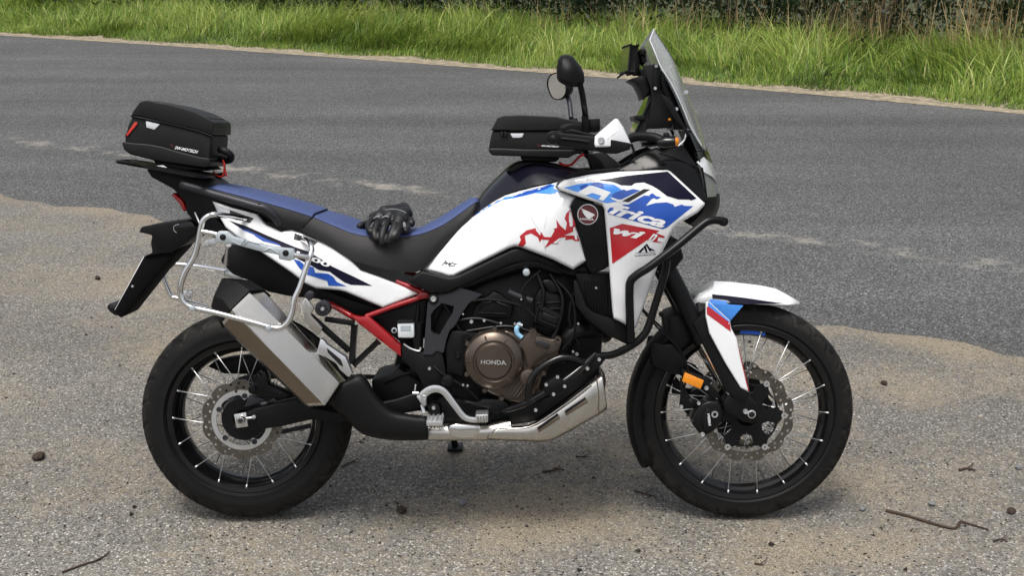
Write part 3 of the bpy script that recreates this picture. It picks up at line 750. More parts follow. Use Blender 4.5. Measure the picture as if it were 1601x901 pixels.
# ---------------- swingarm, axle, rear brake
plate('swingarm', Z('A8', [(315,572),(322,540),(420,440),(500,402),(820,325),(905,385),(1120,430),(1600,330),(1800,260),(1800,420),(1500,470),(1100,520),(940,492),(700,547),(520,572)]), -.132, .045, 'black_plastic', bike, .008, 3, mirror=True)
plate('axle_block', Z('A8', [(328,452),(424,436),(440,545),(348,558)]), -.142, .012, 'silver', bike, .002)
disc_at('axle_nut', *Z1p('A8', 378, 500), -.165, .0125, .028, 'steel', bike)
disc_at('axle_end', *Z1p('A8', 378, 500), -.170, .0075, .03, 'dark_grey_cast', bike)
tube('chain_adjuster', [(386,656,-.148),(400,654,-.148)], .004, 'silver', bike, 1); disc_at('chain_adjuster', *Z1p('A8', 483, 472), -.152, .006, .012, 'silver', bike)
plate('rear_caliper_bracket', Z('A8', [(412,392),(446,300),(560,325),(570,345),(640,300),(660,310),(600,345),(450,385)]), -.112, .012, 'dark_grey_cast', bike, .002)
plate('rear_caliper', Z('A8', [(440,285),(438,240),(500,205),(490,150),(520,115),(545,150),(570,105),(600,170),(600,215),(690,255),(780,300),(720,325),(560,320)]), -.135, .045, 'black_paint', bike, .006, 2)
disc_at('caliper_piston', *Z1p('A8', 470, 255), -.142, .012, .02, 'black_paint', bike)
for q in ((345,272),(493,150),(528,146),(690,280)): bolt(*Z1p('A8', *q), -.14, .004, bike, 'dark_grey_cast')
plate('rear_hugger', Z('Z3', [(330,252),(360,228),(420,212),(500,203),(560,220),(600,300),(540,290),(480,283),(400,282)]), .085, .03, 'black_plastic', bike, .004)

# ---------------- engine and frame
plate('engine_block', [(690,480),(760,440),(850,415),(925,430),(945,500),(940,560),(915,620),(840,662),(690,664),(655,610),(668,530)], -.135, .27, 'black_plastic', bike, .012, 2)
plate('engine_case', Z('Z5', [(690,330),(730,285),(800,262),(880,252),(950,285),(1000,245),(1145,330),(1135,400),(1060,470),(1035,560),(960,625),(850,600),(770,560),(690,470)]), -.185, .06, 'bronze', bike, .008, 3)
c = P(772, 567, -.225)
cover = lathe('clutch_cover', (c.x, -.225, c.z), [(-.004, 0), (-.004, .050), (.0005, .0535), (.003, .056), (.003, .060), (.000, .063), (.006, .080), (.012, .086), (.022, .089), (.055, .091), (.055, 0)], 'bronze', bike, 72, 28)
text_on('maker_name', 'HONDA', Z('A4', [(632,702),(848,706),(856,748),(628,738)]), 'silver', cover, lambda px, py: P(px, py, -.2305), .02)
for k in range(6):
    a = k*math.pi/3+.5; q = Vector((c.x+.093*math.cos(a), 0, c.z+.093*math.sin(a)))
    lathe('cover_bolt', (q.x, -.205, q.z), [(0, 0), (0, .006), (.002, .0075), (.03, .0075), (.03, 0)], 'bronze', cover, 12, 30)
# ribs dividing the cover's ring
for k, a in enumerate((1.05, 1.9, 3.1, 4.1, 5.4)):
    bm = bmesh.new(); box_bm(bm, (c.x+.071*math.cos(a), -.221, c.z+.071*math.sin(a)), (.017, .008, .0035), Matrix.Rotation(-a, 3, 'Y'), .001); bm_obj('cover_rib', bm, 'bronze', cover)
plate('cylinder_cover', Z('A5', [(165,445),(190,435),(230,490),(345,520),(420,520),(440,560),(405,655),(330,690),(260,740),(140,790),(110,640),(60,560)]), -.205, .05, 'bronze', bike, .006, 3)
plate('cover_recess', Z('A5', [(215,500),(345,555),(325,615),(195,560)]), -.211, .008, 'bronze', bike, .004, 2)
plate('cover_window', Z('A5', [(228,515),(335,562),(320,600),(212,555)]), -.2125, .004, 'dark_grey_cast', bike, .002, 2)
for q in ((185,462),(405,530)): lathe('cover_boss', tuple(P(*Z1p('A5', *q), -.212)), [(0, .005), (0, .011), (.02, .012), (.02, .005)], 'bronze', bike, 20, 30, closed=True)
disc_at('water_pump_cover', *Z1p('Z5', 985, 492), -.232, .026, .05, 'bronze', bike, .008)
disc_at('oil_filler_cap', *Z1p('A6', 335, 215), -.205, .018, .04, 'black_paint', bike, .003); disc_at('oil_filler_cap', *Z1p('A6', 335, 215), -.212, .0125, .03, 'black_plastic', bike, .002)
plate('cylinder_head', Z('A5', [(200,150),(250,60),(330,90),(460,130),(490,290),(410,510),(330,500),(190,440)]), -.17, .1, 'black_plastic', bike, .01, 2)
plate('head_cover', Z('A5', [(250,5),(330,-20),(420,30),(480,110),(340,112),(260,60)]), -.178, .05, 'black_paint', bike, .008, 2)
plate('ignition_unit', Z('A5', [(240,215),(450,310),(400,445),(195,365)]), -.195, .03, 'black_plastic', bike, .003, 2)
for a, b in (((240,230),(205,365)), ((440,310),(400,440)), ((250,250),(430,330)), ((230,345),(390,410))):
    tube('unit_rib', [Z1p('A5', *a)+(-.197,), Z1p('A5', *b)+(-.197,)], .0035, 'black_paint', bike, 1, 8)
plate('unit_face', Z('A5', [(280,275),(410,330),(385,385),(265,335)]), -.199, .01, 'gloss_black', bike, .002, 2)
plate('airbox_cover', Z('A4', [(545,330),(590,215),(745,95),(800,120),(925,210),(890,335)]), -.165, .05, 'black_plastic', bike, .006, 2)
tri = Z('A4', [(610,285),(625,230),(740,178),(880,235),(855,298)])
tube('airbox_rib', [q+(-.167,) for q in tri]+[tri[0]+(-.167,)], .0025, 'black_paint', bike, 1, 8)
plate('sprocket_cover', Z('A4', [(310,590),(345,500),(370,440),(640,460),(640,500),(560,550),(500,600),(490,660),(500,760),(470,850),(330,820),(320,640)]), -.175, .05, 'black_plastic', bike, .006, 2)
for q in ((495,510),(425,662)): bolt(*Z1p('A4', *q), -.182, .011, bike, 'gloss_black')
# frame plate by the pivot with its window
op = [P(*q, -.185) for q in Z('A4', [(160,212),(175,150),(215,120),(262,133),(380,105),(450,66),(640,126),(520,205),(455,300),(400,400),(355,440),(325,520),(300,640),(240,622),(200,655),(125,655),(140,450),(150,330)])]
hp = [P(*q, -.185) for q in Z('A4', [(188,440),(190,300),(222,255),(285,200),(395,228),(380,290),(330,370),(262,490),(215,475)])]
holed_plate('frame_plate', [(v.x, v.z) for v in op], [[(v.x, v.z) for v in hp]], -.185, .035, 'dark_grey_cast', bike)
plate('window_dark_filler', Z('A4', [(150,180),(420,180),(400,420),(300,640),(140,640)]), -.13, .26, 'black_plastic', bike, .006)  # dark filler added behind the window so its inside looks dark
bolt(*Z1p('A4', 212, 166), -.194, .0095, bike); disc_at('pivot_boss', *Z1p('A4', 212, 166), -.189, .016, .02, 'black_paint', bike)
plate('pivot_cover', Z('Z5', [(345,320),(430,368),(445,360),(500,362),(550,350),(572,470),(548,552),(470,565),(430,480),(352,405)]), -.18, .08, 'black_plastic', bike, .006, 2)
bolt(*Z1p('Z5', 487, 446), -.186, .005, bike)
plate('frame_cover', [(635,441),(660,425),(702,436),(716,433),(800,392),(812,389),(852,404),(895,426),(917,413),(926,430),(905,436),(885,432),(862,419),(838,411),(820,411),(800,415),(740,442),(700,460),(672,461)], -.195, .05, 'black_plastic', bike, .008, 3, mirror=True)
tube('frame_tube', [(925,425,-.16),(905,470,-.18),(930,505,-.19),(960,520,-.19)], .016, 'black_paint', bike, mirror=True)
tube('frame_tube', [(700,455,-.165),(770,428,-.165),(830,412,-.165),(880,424,-.165)], .02, 'black_paint', bike, mirror=True)
plate('lower_engine_cover', Z('Z5', [(480,620),(560,580),(640,600),(720,610),(760,590),(850,592),(890,640),(1000,620),(1130,570),(1290,420),(1340,400),(1345,470),(1010,715),(800,745),(560,745),(480,690)]), -.15, .25, 'black_plastic', bike, .008, 2)
plate('sump_guard', Z('A6', [(425,400),(500,385),(600,402),(650,370),(815,375),(880,425),(850,450),(820,470),(790,500),(710,500),(680,455)]), -.19, .03, 'black_plastic', bike, .006, 2)
plate('radiator', Z('A5', [(560,-60),(870,-60),(900,335),(720,285),(640,240)]), -.20, .06, 'black_plastic', bike, .003)
for k in range(9): tube('radiator_fin', [Z1p('A5', 640+k*27, 0+k*2)+(-.203,), Z1p('A5', 665+k*25, 250+k*8)+(-.203,)], .0016, 'black_paint', bike, 1, 6)
plate('radiator_side', Z('A5', [(540,0),(580,0),(660,230),(720,285),(905,345),(1010,400),(1090,460),(1085,550),(1035,578),(840,485),(650,335),(560,220)]), -.225, .03, 'black_plastic', bike, .006, 2, mirror=True)
tube('header_pipe', Z('A5', [(430,700,-.15),(455,580,-.16),(520,480,-.17),(620,432,-.16),(760,450,-.10),(820,480,-.05)]), .026, 'black_paint', bike)
tube('header_pipe', [(905,560,-.06),(935,590,-.10),(930,625,-.12)], .022, 'steel_brown', bike)
tube('coolant_hose', Z('A5', [(75,385,-.19),(45,420,-.2),(50,470,-.2),(90,505,-.2)]), .0075, 'blue_hose', bike); tube('hose_clip', Z('A5', [(45,385,-.2),(95,398,-.2)]), .005, 'silver', bike, 1)
tube('throttle_rod', Z('A5', [(-30,100,-.19),(60,140,-.19),(180,180,-.19)]), .009, 'dark_grey_cast', bike); tube('hose_clip', Z('A5', [(105,120,-.198),(120,195,-.198)]), .006, 'black_paint', bike, 1)
disc_at('sensor_ring', 823, 428, -.2, .011, .02, 'rack_plate', bike, .004)
for pts in ([(690,470,-.17),(720,520,-.16),(735,560,-.17)], [(840,430,-.18),(850,460,-.19),(845,490,-.19)], [(860,430,-.17),(880,470,-.19),(870,520,-.19),(850,545,-.19)], [(730,520,-.17),(790,512,-.175),(830,520,-.18)], [(900,450,-.2),(890,500,-.19),(905,540,-.18)], [(655,470,-.13),(650,520,-.14),(640,560,-.13)], [(700,505,-.17),(745,500,-.17),(780,508,-.175)]):
    tube('hose', pts, .006, 'black_paint', bike, 6, 8)
for q, r in (((805,508),.004),((737,505),.006),((757,503),.005),((783,507),.004),((724,493),.003),((815,470),.003),((932,452),.004),((904,508),.004),((724,604),.004),((731,605),.004),((896,552),.004),((902,556),.0055)):
    bolt(*q, -.205, r, bike)
for q in ((690,330),(745,275),(955,288),(1062,470),(1035,565),(955,618),(850,596),(765,556),(700,468)):
    c0 = P(*Z1p('Z5', *q), -.192); lathe('case_bolt', (c0.x, -.192, c0.z), [(.001, 0), (.001, .004), (0, .0045), (0, .007), (.002, .0085), (.02, .0085), (.02, 0)], 'bronze', bike, 12, 30)
for k in range(5): tube('case_rib', Z('Z5', [(870+k*14, 560+k*8, -.1865), (930+k*14, 480+k*8, -.1865)]), .0022, 'bronze', bike, 1, 6)
for k in range(6): tube('cylinder_fin', Z('A5', [(205+k*4, 430-k*45, -.172), (420+k*8, 500-k*62, -.172)]), .0028, 'black_paint', bike, 1, 6)
for pts, r_ in (([(664,560,-.16),(690,585,-.185),(730,610,-.185),(760,640,-.17)], .004), ([(705,480,-.175),(760,470,-.185),(815,480,-.19),(838,500,-.19)], .0045), ([(870,440,-.185),(895,470,-.205),(898,520,-.205),(880,548,-.2)], .0045), ([(600,600,-.12),(640,585,-.14),(670,590,-.15)], .005), ([(845,425,-.18),(820,450,-.19),(812,490,-.19)], .0035)):
    tube('cable', pts, r_, 'rubber', bike, 6, 8)
# lower engine bars
tube('engine_guard', Z('Z5', [(1262,412,-.22),(1205,392,-.235),(1140,392,-.24),(1060,432,-.245),(1010,480,-.245),(988,540,-.245),(985,605,-.235)]), .0105, 'gloss_black', bike, mirror=True)
tube('engine_guard', Z('Z5', [(1320,372,-.19),(1250,440,-.22),(1160,510,-.24),(1060,570,-.24),(960,625,-.23),(880,650,-.2),(800,650,-.15)]), .0105, 'gloss_black', bike, mirror=True)
plate('guard_clamp', Z('Z5', [(1070,520),(1130,480),(1180,520),(1170,550),(1100,590),(1060,560)]), -.26, .03, 'black_paint', bike, .004)
for q in ((1132,488),(1075,527),(1168,535),(1112,575),(1283,446),(1342,400),(1022,655)): bolt(*Z1p('Z5', *q), -.262, .0055, bike)
plate('guard_bracket', Z('Z5', [(1240,440),(1310,370),(1350,370),(1375,395),(1350,430),(1300,470),(1270,480)]), -.2, .02, 'black_paint', bike, .003)

# crash bar around the cowl
tube('crash_bar', Z('Y2', [(1425,392,-.235),(1380,383,-.24),(1335,384,-.245),(1290,408,-.25),(1150,525,-.272),(1000,640,-.285),(920,692,-.285),(885,730,-.282),(880,790,-.28)])+[(984,470,-.275),(985,505,-.265),(986,535,-.25)], .0125, 'black_paint', bike, mirror=True)
tube('crash_bar', Z('Y3', [(632,25,-.262),(622,100,-.25),(570,270,-.245),(530,395,-.245),(490,455,-.245),(420,505,-.235),(340,542,-.21),(275,548,-.19)]), .0115, 'black_paint', bike, mirror=True)
disc_at('bar_end', *Z1p('Y2', 1412, 391), -.25, .0135, .03, 'rubber', bike)

# ---------------- exhaust
rows = [[(422,466,-.19),(412,457,-.25),(390,459,-.295),(362,486,-.315),(346,506,-.275),(350,514,-.21),(385,500,-.17)],
        [(545,602,-.17),(540,597,-.215),(531,601,-.265),(508,636,-.285),(482,637,-.245),(480,640,-.19),(520,630,-.14)]]
mid = [[tuple(a[k]*(1-t)+b[k]*t for k in range(3)) for a, b in zip(*rows)] for t in (0, .03, .5, .97, 1)]
def shrink(r, f):
    c = np.mean(np.array(r), 0); return [tuple(c+(np.array(p)-c)*f) for p in r]
muf = loft('muffler', [shrink(mid[0], .96)]+mid[1:4]+[shrink(mid[4], .97)], 'steel', bike, True, True, 0, 20)
lo = [(mid[0][3], mid[0][4]), (mid[4][3], mid[4][4])]
a0, a1, b0, b1 = mid[1][3], mid[1][4], mid[3][3], mid[3][4]
def lift(p, d=.0015): return (p[0], p[1], p[2]-d)
lf = loft('muffler_lower_face', [[lift(m_[3], .003), lift(m_[4], .003)] for m_ in mid[1:4]], 'steel_brown', muf, False)
tube('muffler_seam', [(364,488,-.3155),(508,635,-.287)], .002, 'steel', muf, 1, 6)
cap = [[(424,464,-.19),(413,454,-.25),(390,456,-.30),(360,486,-.32),(344,506,-.28),(348,515,-.2),(385,500,-.16)],
       [(400,446,-.19),(392,440,-.25),(372,442,-.285),(348,470,-.30),(336,488,-.27),(340,495,-.2),(370,480,-.16)],
       [(370,440,-.2),(352,436,-.24),(347,437,-.265),(334,465,-.275),(330,482,-.25),(335,486,-.2),(355,465,-.18)]]
loft('muffler_end_cap', cap, 'black_plastic', bike, True, True, 0, 20)
plate('muffler_bracket', Z('B4', [(-20,200),(0,205),(62,285),(30,340),(130,450),(90,512),(-40,380),(-60,250)]), -.235, .012, 'steel', bike, .003)
disc_at('mount_rubber', *Z1p('B4', 128, 290), -.245, .023, .03, 'dark_grey_cast', bike, .003)
for k in range(6): disc_at('mount_hole', *Z1p('B4', 128+34*math.cos(k*1.047), 290+34*math.sin(k*1.047)), -.2465, .0036, .003, 'black_print', bike)
bolt(*Z1p('B4', 128, 292), -.25, .006, bike)
disc_at('mount_boss', *Z1p('B4', 15, 185), -.225, .013, .03, 'dark_grey_cast', bike, .004)
def duct(name, secs, yc, hd, m, parent, p=.55, n=28, sub=4, ends=True):
    "closed shell through sections given by their upper and lower outline points"
    S_ = [(Vector(t), Vector(b_)) for t, b_ in secs]
    tops = catmull([Vector((t.x, t.y, 0)) for t, _ in S_], sub); bots = catmull([Vector((b_.x, b_.y, 0)) for _, b_ in S_], sub)
    rows = []; K = len(tops)
    for i, (t, b_) in enumerate(zip(tops, bots)):
        mid_ = (t+b_)/2; f = 1.0
        row = []
        for k in range(n):
            th = 2*math.pi*k/n; cs, sn = math.cos(th), math.sin(th)
            u = math.copysign(abs(cs)**p, cs)*f; y = yc-hd*math.copysign(abs(sn)**p, sn)*f
            q = mid_+(t-mid_)*u; row.append((q.x, q.y, y))
        rows.append(row)
    if ends:
        def inset(r, r2, f, adv):
            c_ = np.mean(np.array(r), 0); c2 = np.mean(np.array(r2), 0); dv_ = (c_-c2)/max(1e-6, np.linalg.norm((c_-c2)[:2]))*adv
            return [tuple(c_+(np.array(q)-c_)*np.array([f, f, .5+.5*f])+np.array([dv_[0], dv_[1], 0])) for q in r]
        rows = [inset(rows[0], rows[1], .8, 2.2), inset(rows[0], rows[1], .94, 1.4)]+rows+[inset(rows[-1], rows[-2], .94, 1.4), inset(rows[-1], rows[-2], .8, 2.2)]
    return loft(name, rows, m, parent, True, True, 0, 50)
shield = duct('exhaust_cover', [((540,597),(515,634)),((566,586),(538,655)),((588,618),(566,680)),((612,642),(600,689)),((640,649),(640,691)),((666,652),(668,690))], -.185, .06, 'black_plastic', bike)
bolt(*Z1p('Z5', 420, 697), -.238, .0075, bike, 'black_paint')
tube('link_pipe', [(668,677,-.17),(715,677,-.17),(765,676,-.17),(800,668,-.17)], .0268, 'steel', bike, 6, 24)
plate('pipe_shield', Z('Z5', [(572,735),(620,722),(748,730),(740,765),(712,797),(640,798),(598,790)]), -.206, .03, 'chrome', bike, .008, 3)
col_ = duct('collector', [tuple(Z('Z5', q)) for q in (((835,737),(775,803)),((905,733),(850,808)),((985,727),(960,811)),((1060,686),(1085,811)),((1150,620),(1180,768)),((1240,552),(1265,720)),((1310,490),(1335,682)),((1350,462),(1378,652)))], -.135, .075, 'steel', bike, .5, 32)
for a, b in (((1168,668),(1282,608)), ((1030,752),(1142,690))):
    dx, dy = b[0]-a[0], b[1]-a[1]
    plate('collector_slot', Z('Z5', [(a[0]-4, a[1]-8), (b[0]-4, b[1]-14), (b[0]+4, b[1]+8), (a[0]+8, a[1]+16)]), -.2125, .006, 'steel_brown', col_, .002)
    plate('collector_slot', Z('Z5', [(a[0]+2, a[1]-12), (b[0]-10, b[1]-20), (b[0]-6, b[1]-8), (a[0]+6, a[1]+2)]), -.2135, .006, 'black_print', col_, .001)
tube('collector_seam', Z('Z5', [(1322,482,-.211),(1338,560,-.211),(1338,668,-.211)]), .0016, 'steel_brown', col_, 4, 6)
tube('collector_edge', Z('Z5', [(835,745,-.2085),(990,738,-.2095),(1140,645,-.21),(1300,525,-.21)]), .0022, 'steel', col_, 4, 8)

# ---------------- pedal, pegs, stand
bm = bmesh.new(); pth = catmull([P(*q, -.215) for q in Z('A6', [(105,350),(160,300),(215,280),(270,285),(320,320),(400,425),(470,515),(530,548),(600,555)])], 5)
for a, b in zip(pth[:-1], pth[1:]):
    d = b-a; box_bm(bm, (a+b)/2, (d.length*1.25, .014, .0215), Matrix.Rotation(-math.atan2(d.z, d.x), 3, 'Y'))
bm2 = bmesh.new(); n_ = len(pth); rg = []
for i, p in enumerate(pth):
    t = (pth[min(i+1, n_-1)]-pth[max(i-1, 0)]).normalized(); nr = Vector((-t.z, 0, t.x)); hw_ = .0105*(1.15-.4*i/n_)
    rg.append([bm2.verts.new(p+nr*hw_+Vector((0, s, 0))) for s in (-.006, .006)]+[bm2.verts.new(p-nr*hw_+Vector((0, s, 0))) for s in (.006, -.006)])
bm.free()
for A, B in zip(rg[:-1], rg[1:]):
    for k in range(4): bm2.faces.new((A[k], A[(k+1) % 4], B[(k+1) % 4], B[k]))
bm2.faces.new(rg[0][::-1]); bm2.faces.new(rg[-1])
bmesh.ops.recalc_face_normals(bm2, faces=bm2.faces); bmesh.ops.bevel(bm2, geom=[e for e in bm2.edges if e.calc_face_angle(0) > .8], offset=.003, segments=2, profile=.5, affect='EDGES')
ped = bm_obj('brake_pedal', bm2, 'silver', bike)
plate('pedal_pad', Z('A6', [(580,508),(694,502),(694,560),(685,580),(592,582)]), -.25, .06, 'silver', ped, .004)
for k in range(4): tube('pad_ridge', Z('A6', [(600+k*25,515,-.252),(608+k*25,575,-.252)]), .0022, 'steel', ped, 1, 6)
bolt(*Z1p('A6', 130, 362), -.225, .008, bike); plate('pedal_pivot', Z('A6', [(60,350),(100,335),(150,380),(150,430),(120,440)]), -.213, .02, 'silver', bike, .003)
tube('pedal_spring', Z('A6', [(110,420,-.2),(130,490,-.2)]), .005, 'milky', bike, 1)
tube('brake_rod', Z('A6', [(30,320,-.19),(80,320,-.19)]), .006, 'silver', bike, 1); tube('brake_rod', Z('A6', [(45,330,-.19),(55,240,-.19)]), .003, 'silver', bike, 1)
disc_at('pivot_shaft', *Z1p('A6', 215, 465), -.2, .02, .05, 'black_paint', bike, .005); bolt(*Z1p('A6', 213, 450), -.206, .006, bike)
def foot_peg(y0, y1, parent):
    bm = bmesh.new(); c = P(*Z1p('A6', 222, 585), y0)
    for k in range(7):
        yy = y0+(y1-y0)*k/6
        box_bm(bm, (c.x, yy, c.z), (.048, .004, .016), None, .001)
        for q in (-.020, -.007, .007, .020): box_bm(bm, (c.x+q, yy, c.z+.010), (.005, .004, .007))
    for q in (-.022, .022): box_bm(bm, (c.x+q, (y0+y1)/2, c.z), (.004, abs(y1-y0), .016))
    box_bm(bm, (c.x, y1+.012, c.z-.004), (.03, .03, .02), None, .003)
    return bm_obj('foot_peg', bm, 'silver', parent)
fp = foot_peg(-.262, -.19, bike); mirrored(fp, bike)
g = G(712, 704); fw_ = BINV @ (Vector((g.x, g.y, .012))-Vector(bike.location))
bm = bmesh.new(); sweep(bm, [Vector((fw_.x-.05, .13, .28)), fw_+Vector((-.008, -.02, .05)), fw_], .012, 10)
box_bm(bm, fw_+Vector((0, .0, 0)), (.055, .06, .012), BINV, .004); bm_obj('side_stand', bm, 'black_paint', bike)
g = G(712, 703)

# ---------------- rear peg hanger, red subframe
for a, b, wd in (((10,330),(352,640),.0085), ((150,372),(395,412),.0075), ((395,425),(372,745),.009), ((592,558),(385,755),.0085)):
    p, q = P(*Z1p('B4', *a), -.185), P(*Z1p('B4', *b), -.19)
    bm = bmesh.new(); d = q-p; box_bm(bm, (p+q)/2, (d.length, .018, wd*2), Matrix.Rotation(-math.atan2(d.z, d.x), 3, 'Y'), .003); bm_obj('peg_hanger', bm, 'black_paint', bike)
pg = plate('passenger_peg', Z('B4', [(112,533),(150,560),(165,585),(320,690),(330,715),(378,828),(345,862),(275,800),(240,745),(150,690),(75,665)]), -.245, .03, 'silver', bike, .004)
plate('peg_slot', Z('B4', [(165,615),(280,712),(300,770),(275,760),(170,650)]), -.2475, .006, 'black_print', pg, .001)
plate('subframe', Z('B4', [(352,335),(385,345),(440,360),(510,352),(545,385),(780,595),(780,690),(735,655),(570,525),(430,415)]), -.172, .03, 'red_frame', bike, .005, 2, mirror=True)
tube('subframe_tube', Z('B4', [(490,352,-.158),(700,275,-.158),(890,212,-.158),(1000,168,-.155)]), .0078, 'red_frame', bike, 1, mirror=True)
tube('subframe_tube', Z('B4', [(740,60,-.14),(880,120,-.15),(1010,178,-.155)]), .008, 'red_frame', bike, 1, mirror=True)
plate('subframe_node', Z('B4', [(900,190),(940,150),(1000,150),(1020,200),(960,210),(920,212)]), -.165, .03, 'red_frame', bike, .004, mirror=True)
tube('subframe_tube', Z('B4', [(150,228,-.105),(270,290,-.13),(400,370,-.15)]), .009, 'red_frame', bike, 1, mirror=True)
plate('side_cover', Z('B4', [(520,365),(880,230),(1000,205),(990,300),(930,640),(800,590),(560,395)]), -.135, .05, 'black_plastic', bike, .006, mirror=True)
res = plate('fluid_reservoir', Z('B4', [(748,405),(885,402),(888,525),(870,532),(755,530)]), -.2, .035, 'milky', bike, .005, 2)
plate('reservoir_cap', Z('B4', [(748,388),(886,384),(888,408),(746,412)]), -.203, .041, 'black_plastic', res, .003)
plate('reservoir_label', Z('B4', [(775,430),(860,427),(862,470),(776,472)]), -.2012, .002, 'rack_plate', res, 0)
disc_at('reservoir_tab', *Z1p('B4', 722, 470), -.192, .0085, .006, 'rack_plate', res); bolt(*Z1p('B4', 722, 470), -.195, .005, res, 'gloss_black')
tube('shock_reservoir', Z('B4', [(925,400,-.16),(915,620,-.16)]), .017, 'black_paint', bike, 1, 16)
tube('shock_absorber', [(655,470,-.0),(625,600,0)], .03, 'black_paint', bike, 1, 16)
tube('brake_hose', Z('B4', [(800,580,-.18),(860,620,-.18),(930,640,-.18),(940,610,-.18)]), .0035, 'silver', bike)
plate('battery_box', Z('Z5', [(195,500),(290,475),(330,440),(460,520),(470,600),(310,610),(200,590)]), -.12, .2, 'black_plastic', bike, .008)
tube('linkage', [(585,618,-.1),(640,632,-.1),(690,640,-.1)], .018, 'black_paint', bike, 1)

# ---------------- under tail
plate('under_tail', Z('Z2', [(850,290),(1030,335),(1200,440),(1340,545),(1600,640),(1790,700),(1750,735),(1600,760),(1480,700),(1400,640),(1200,620),(1070,592),(960,525),(850,482),(775,400),(800,350)]), -.115, .23, 'black_plastic', bike, .008, 2)
plate('tail_body', [(228,266),(240,262),(325,284),(345,300),(420,330),(440,352),(420,350),(360,335),(340,345),(372,372),(365,385),(330,372),(318,360),(300,345),(291,335),(290,318),(270,297),(236,279)], -.10, .20, 'black_plastic', bike, .008, 2)
plate('tail_light', Z('Z1', [(465,702),(490,690),(545,738),(570,800),(545,812),(522,765)]), -.075, .15, 'red_lens', bike, .008, 3)
plate('number_plate_bracket', Z('Z2', [(268,218),(285,185),(400,166),(575,142),(640,190),(620,240),(560,290),(470,350),(410,352),(300,372),(352,345),(342,290),(350,238)]), -.085, .17, 'black_plastic', bike, .008, 2)
plate('number_plate_arm', Z('Z2', [(300,368),(420,345),(560,262),(520,330),(420,440),(380,480),(170,748),(150,756),(112,712)]), -.075, .15, 'matt_black', bike, .005, 2)
plate('bracket_hollow', Z('Z2', [(485,190),(520,165),(600,155),(625,190),(560,215),(500,215)]), -.0865, .003, 'gloss_black', bike, .001)
tube('bracket_edge', Z('Z2', [(520,168,-.087),(490,180,-.087),(488,205,-.087),(505,222,-.087)]), .0012, 'silver', bike, 4, 6)
p0, p1 = P(*Z1p('Z2', 298, 367), -.07), P(*Z1p('Z2', 114, 710), -.07); d = p1-p0
bm = bmesh.new(); box_bm(bm, Vector((((p0+p1)/2).x+.003, 0, ((p0+p1)/2).z+.001)), (d.length*.97, .146, .003), Matrix.Rotation(-math.atan2(d.z, d.x), 3, 'Y'), .0008); bm_obj('number_plate', bm, 'white_print', bike)
disc_at('plate_screw', *Z1p('Z2', 228, 558), -.077, .004, .004, 'silver', bike)
plate('rear_reflector_mount', Z('Z2', [(60,690),(80,664),(120,658),(150,690),(155,735),(120,748),(85,720)]), -.06, .12, 'gloss_black', bike, .008, 2)
tube('grab_rail', Z('Z1', [(535,640,-.125),(700,690,-.15),(860,735,-.16),(1000,775,-.165),(1060,790,-.165),(1110,830,-.16),(1150,885,-.145)]), .0125, 'dark_grey_cast', bike, mirror=True)
tube('rail_clip', Z('Z1', [(1025,760,-.168),(1018,800,-.168)]), .008, 'black_paint', bike, 1)
# rear luggage plate
def slab(name, pts, hw0, hw1, th, m, slots=True):
    a, b = P(*pts[0], -hw0), P(*pts[1], -hw0); bm = bmesh.new(); n = 14; d = b-a; up = Vector((-d.z, 0, d.x)).normalized()
    outl = []
    for k in range(n+1):
        t = k/n; hw_ = (hw0+(hw1-hw0)*t)*min(1, .55+math.sqrt(min(t, 1-t)*3)); outl.append((t, hw_))
    outer = [(t, -h) for t, h in outl]+[(t, h) for t, h in reversed(outl)]
    holes = []
    if slots:
        for s in (-1, 1):
            for u0, u1 in ((.06, .26), (.34, .6), (.68, .92)):
                holes.append([(u0, s*hw0*.45), (u1, s*hw0*.45), (u1, s*hw0*.75), (u0, s*hw0*.75)])
        holes.append([(.03, -hw0*.25), (.12, -hw0*.3), (.12, hw0*.3), (.03, hw0*.25)])
    V, Fc = poly_holes(outer, holes); vs = [bm.verts.new(a+d*v.x+Vector((0, v.y, 0))) for v in V]
    for f in Fc: bm.faces.new([vs[i] for i in f])
    r = bmesh.ops.extrude_face_region(bm, geom=bm.faces[:])
    for v in r['geom']:
        if isinstance(v, bmesh.types.BMVert): v.co += up*th
    return bm_obj(name, bm, m, bike, 30)
slab('luggage_plate', [(190,254),(330,279)], .10, .11, .007, 'black_paint')
plate('luggage_plate_bracket', Z('Z1', [(360,532),(440,530),(490,570),(600,585),(700,575),(720,592),(690,612),(560,598),(470,585),(400,560)]), -.1, .02, 'black_paint', bike, .004, mirror=True)
plate('plate_label', Z('Z1', [(372,522),(420,520),(452,538),(400,540)]), -.112, .004, 'reflective', bike, .001)
plate('tail_tip', Z('Z1', [(308,548),(350,545),(380,575),(520,640),(560,650),(530,720),(480,665),(345,592)]), -.09, .18, 'black_plastic', bike, .008, 2)

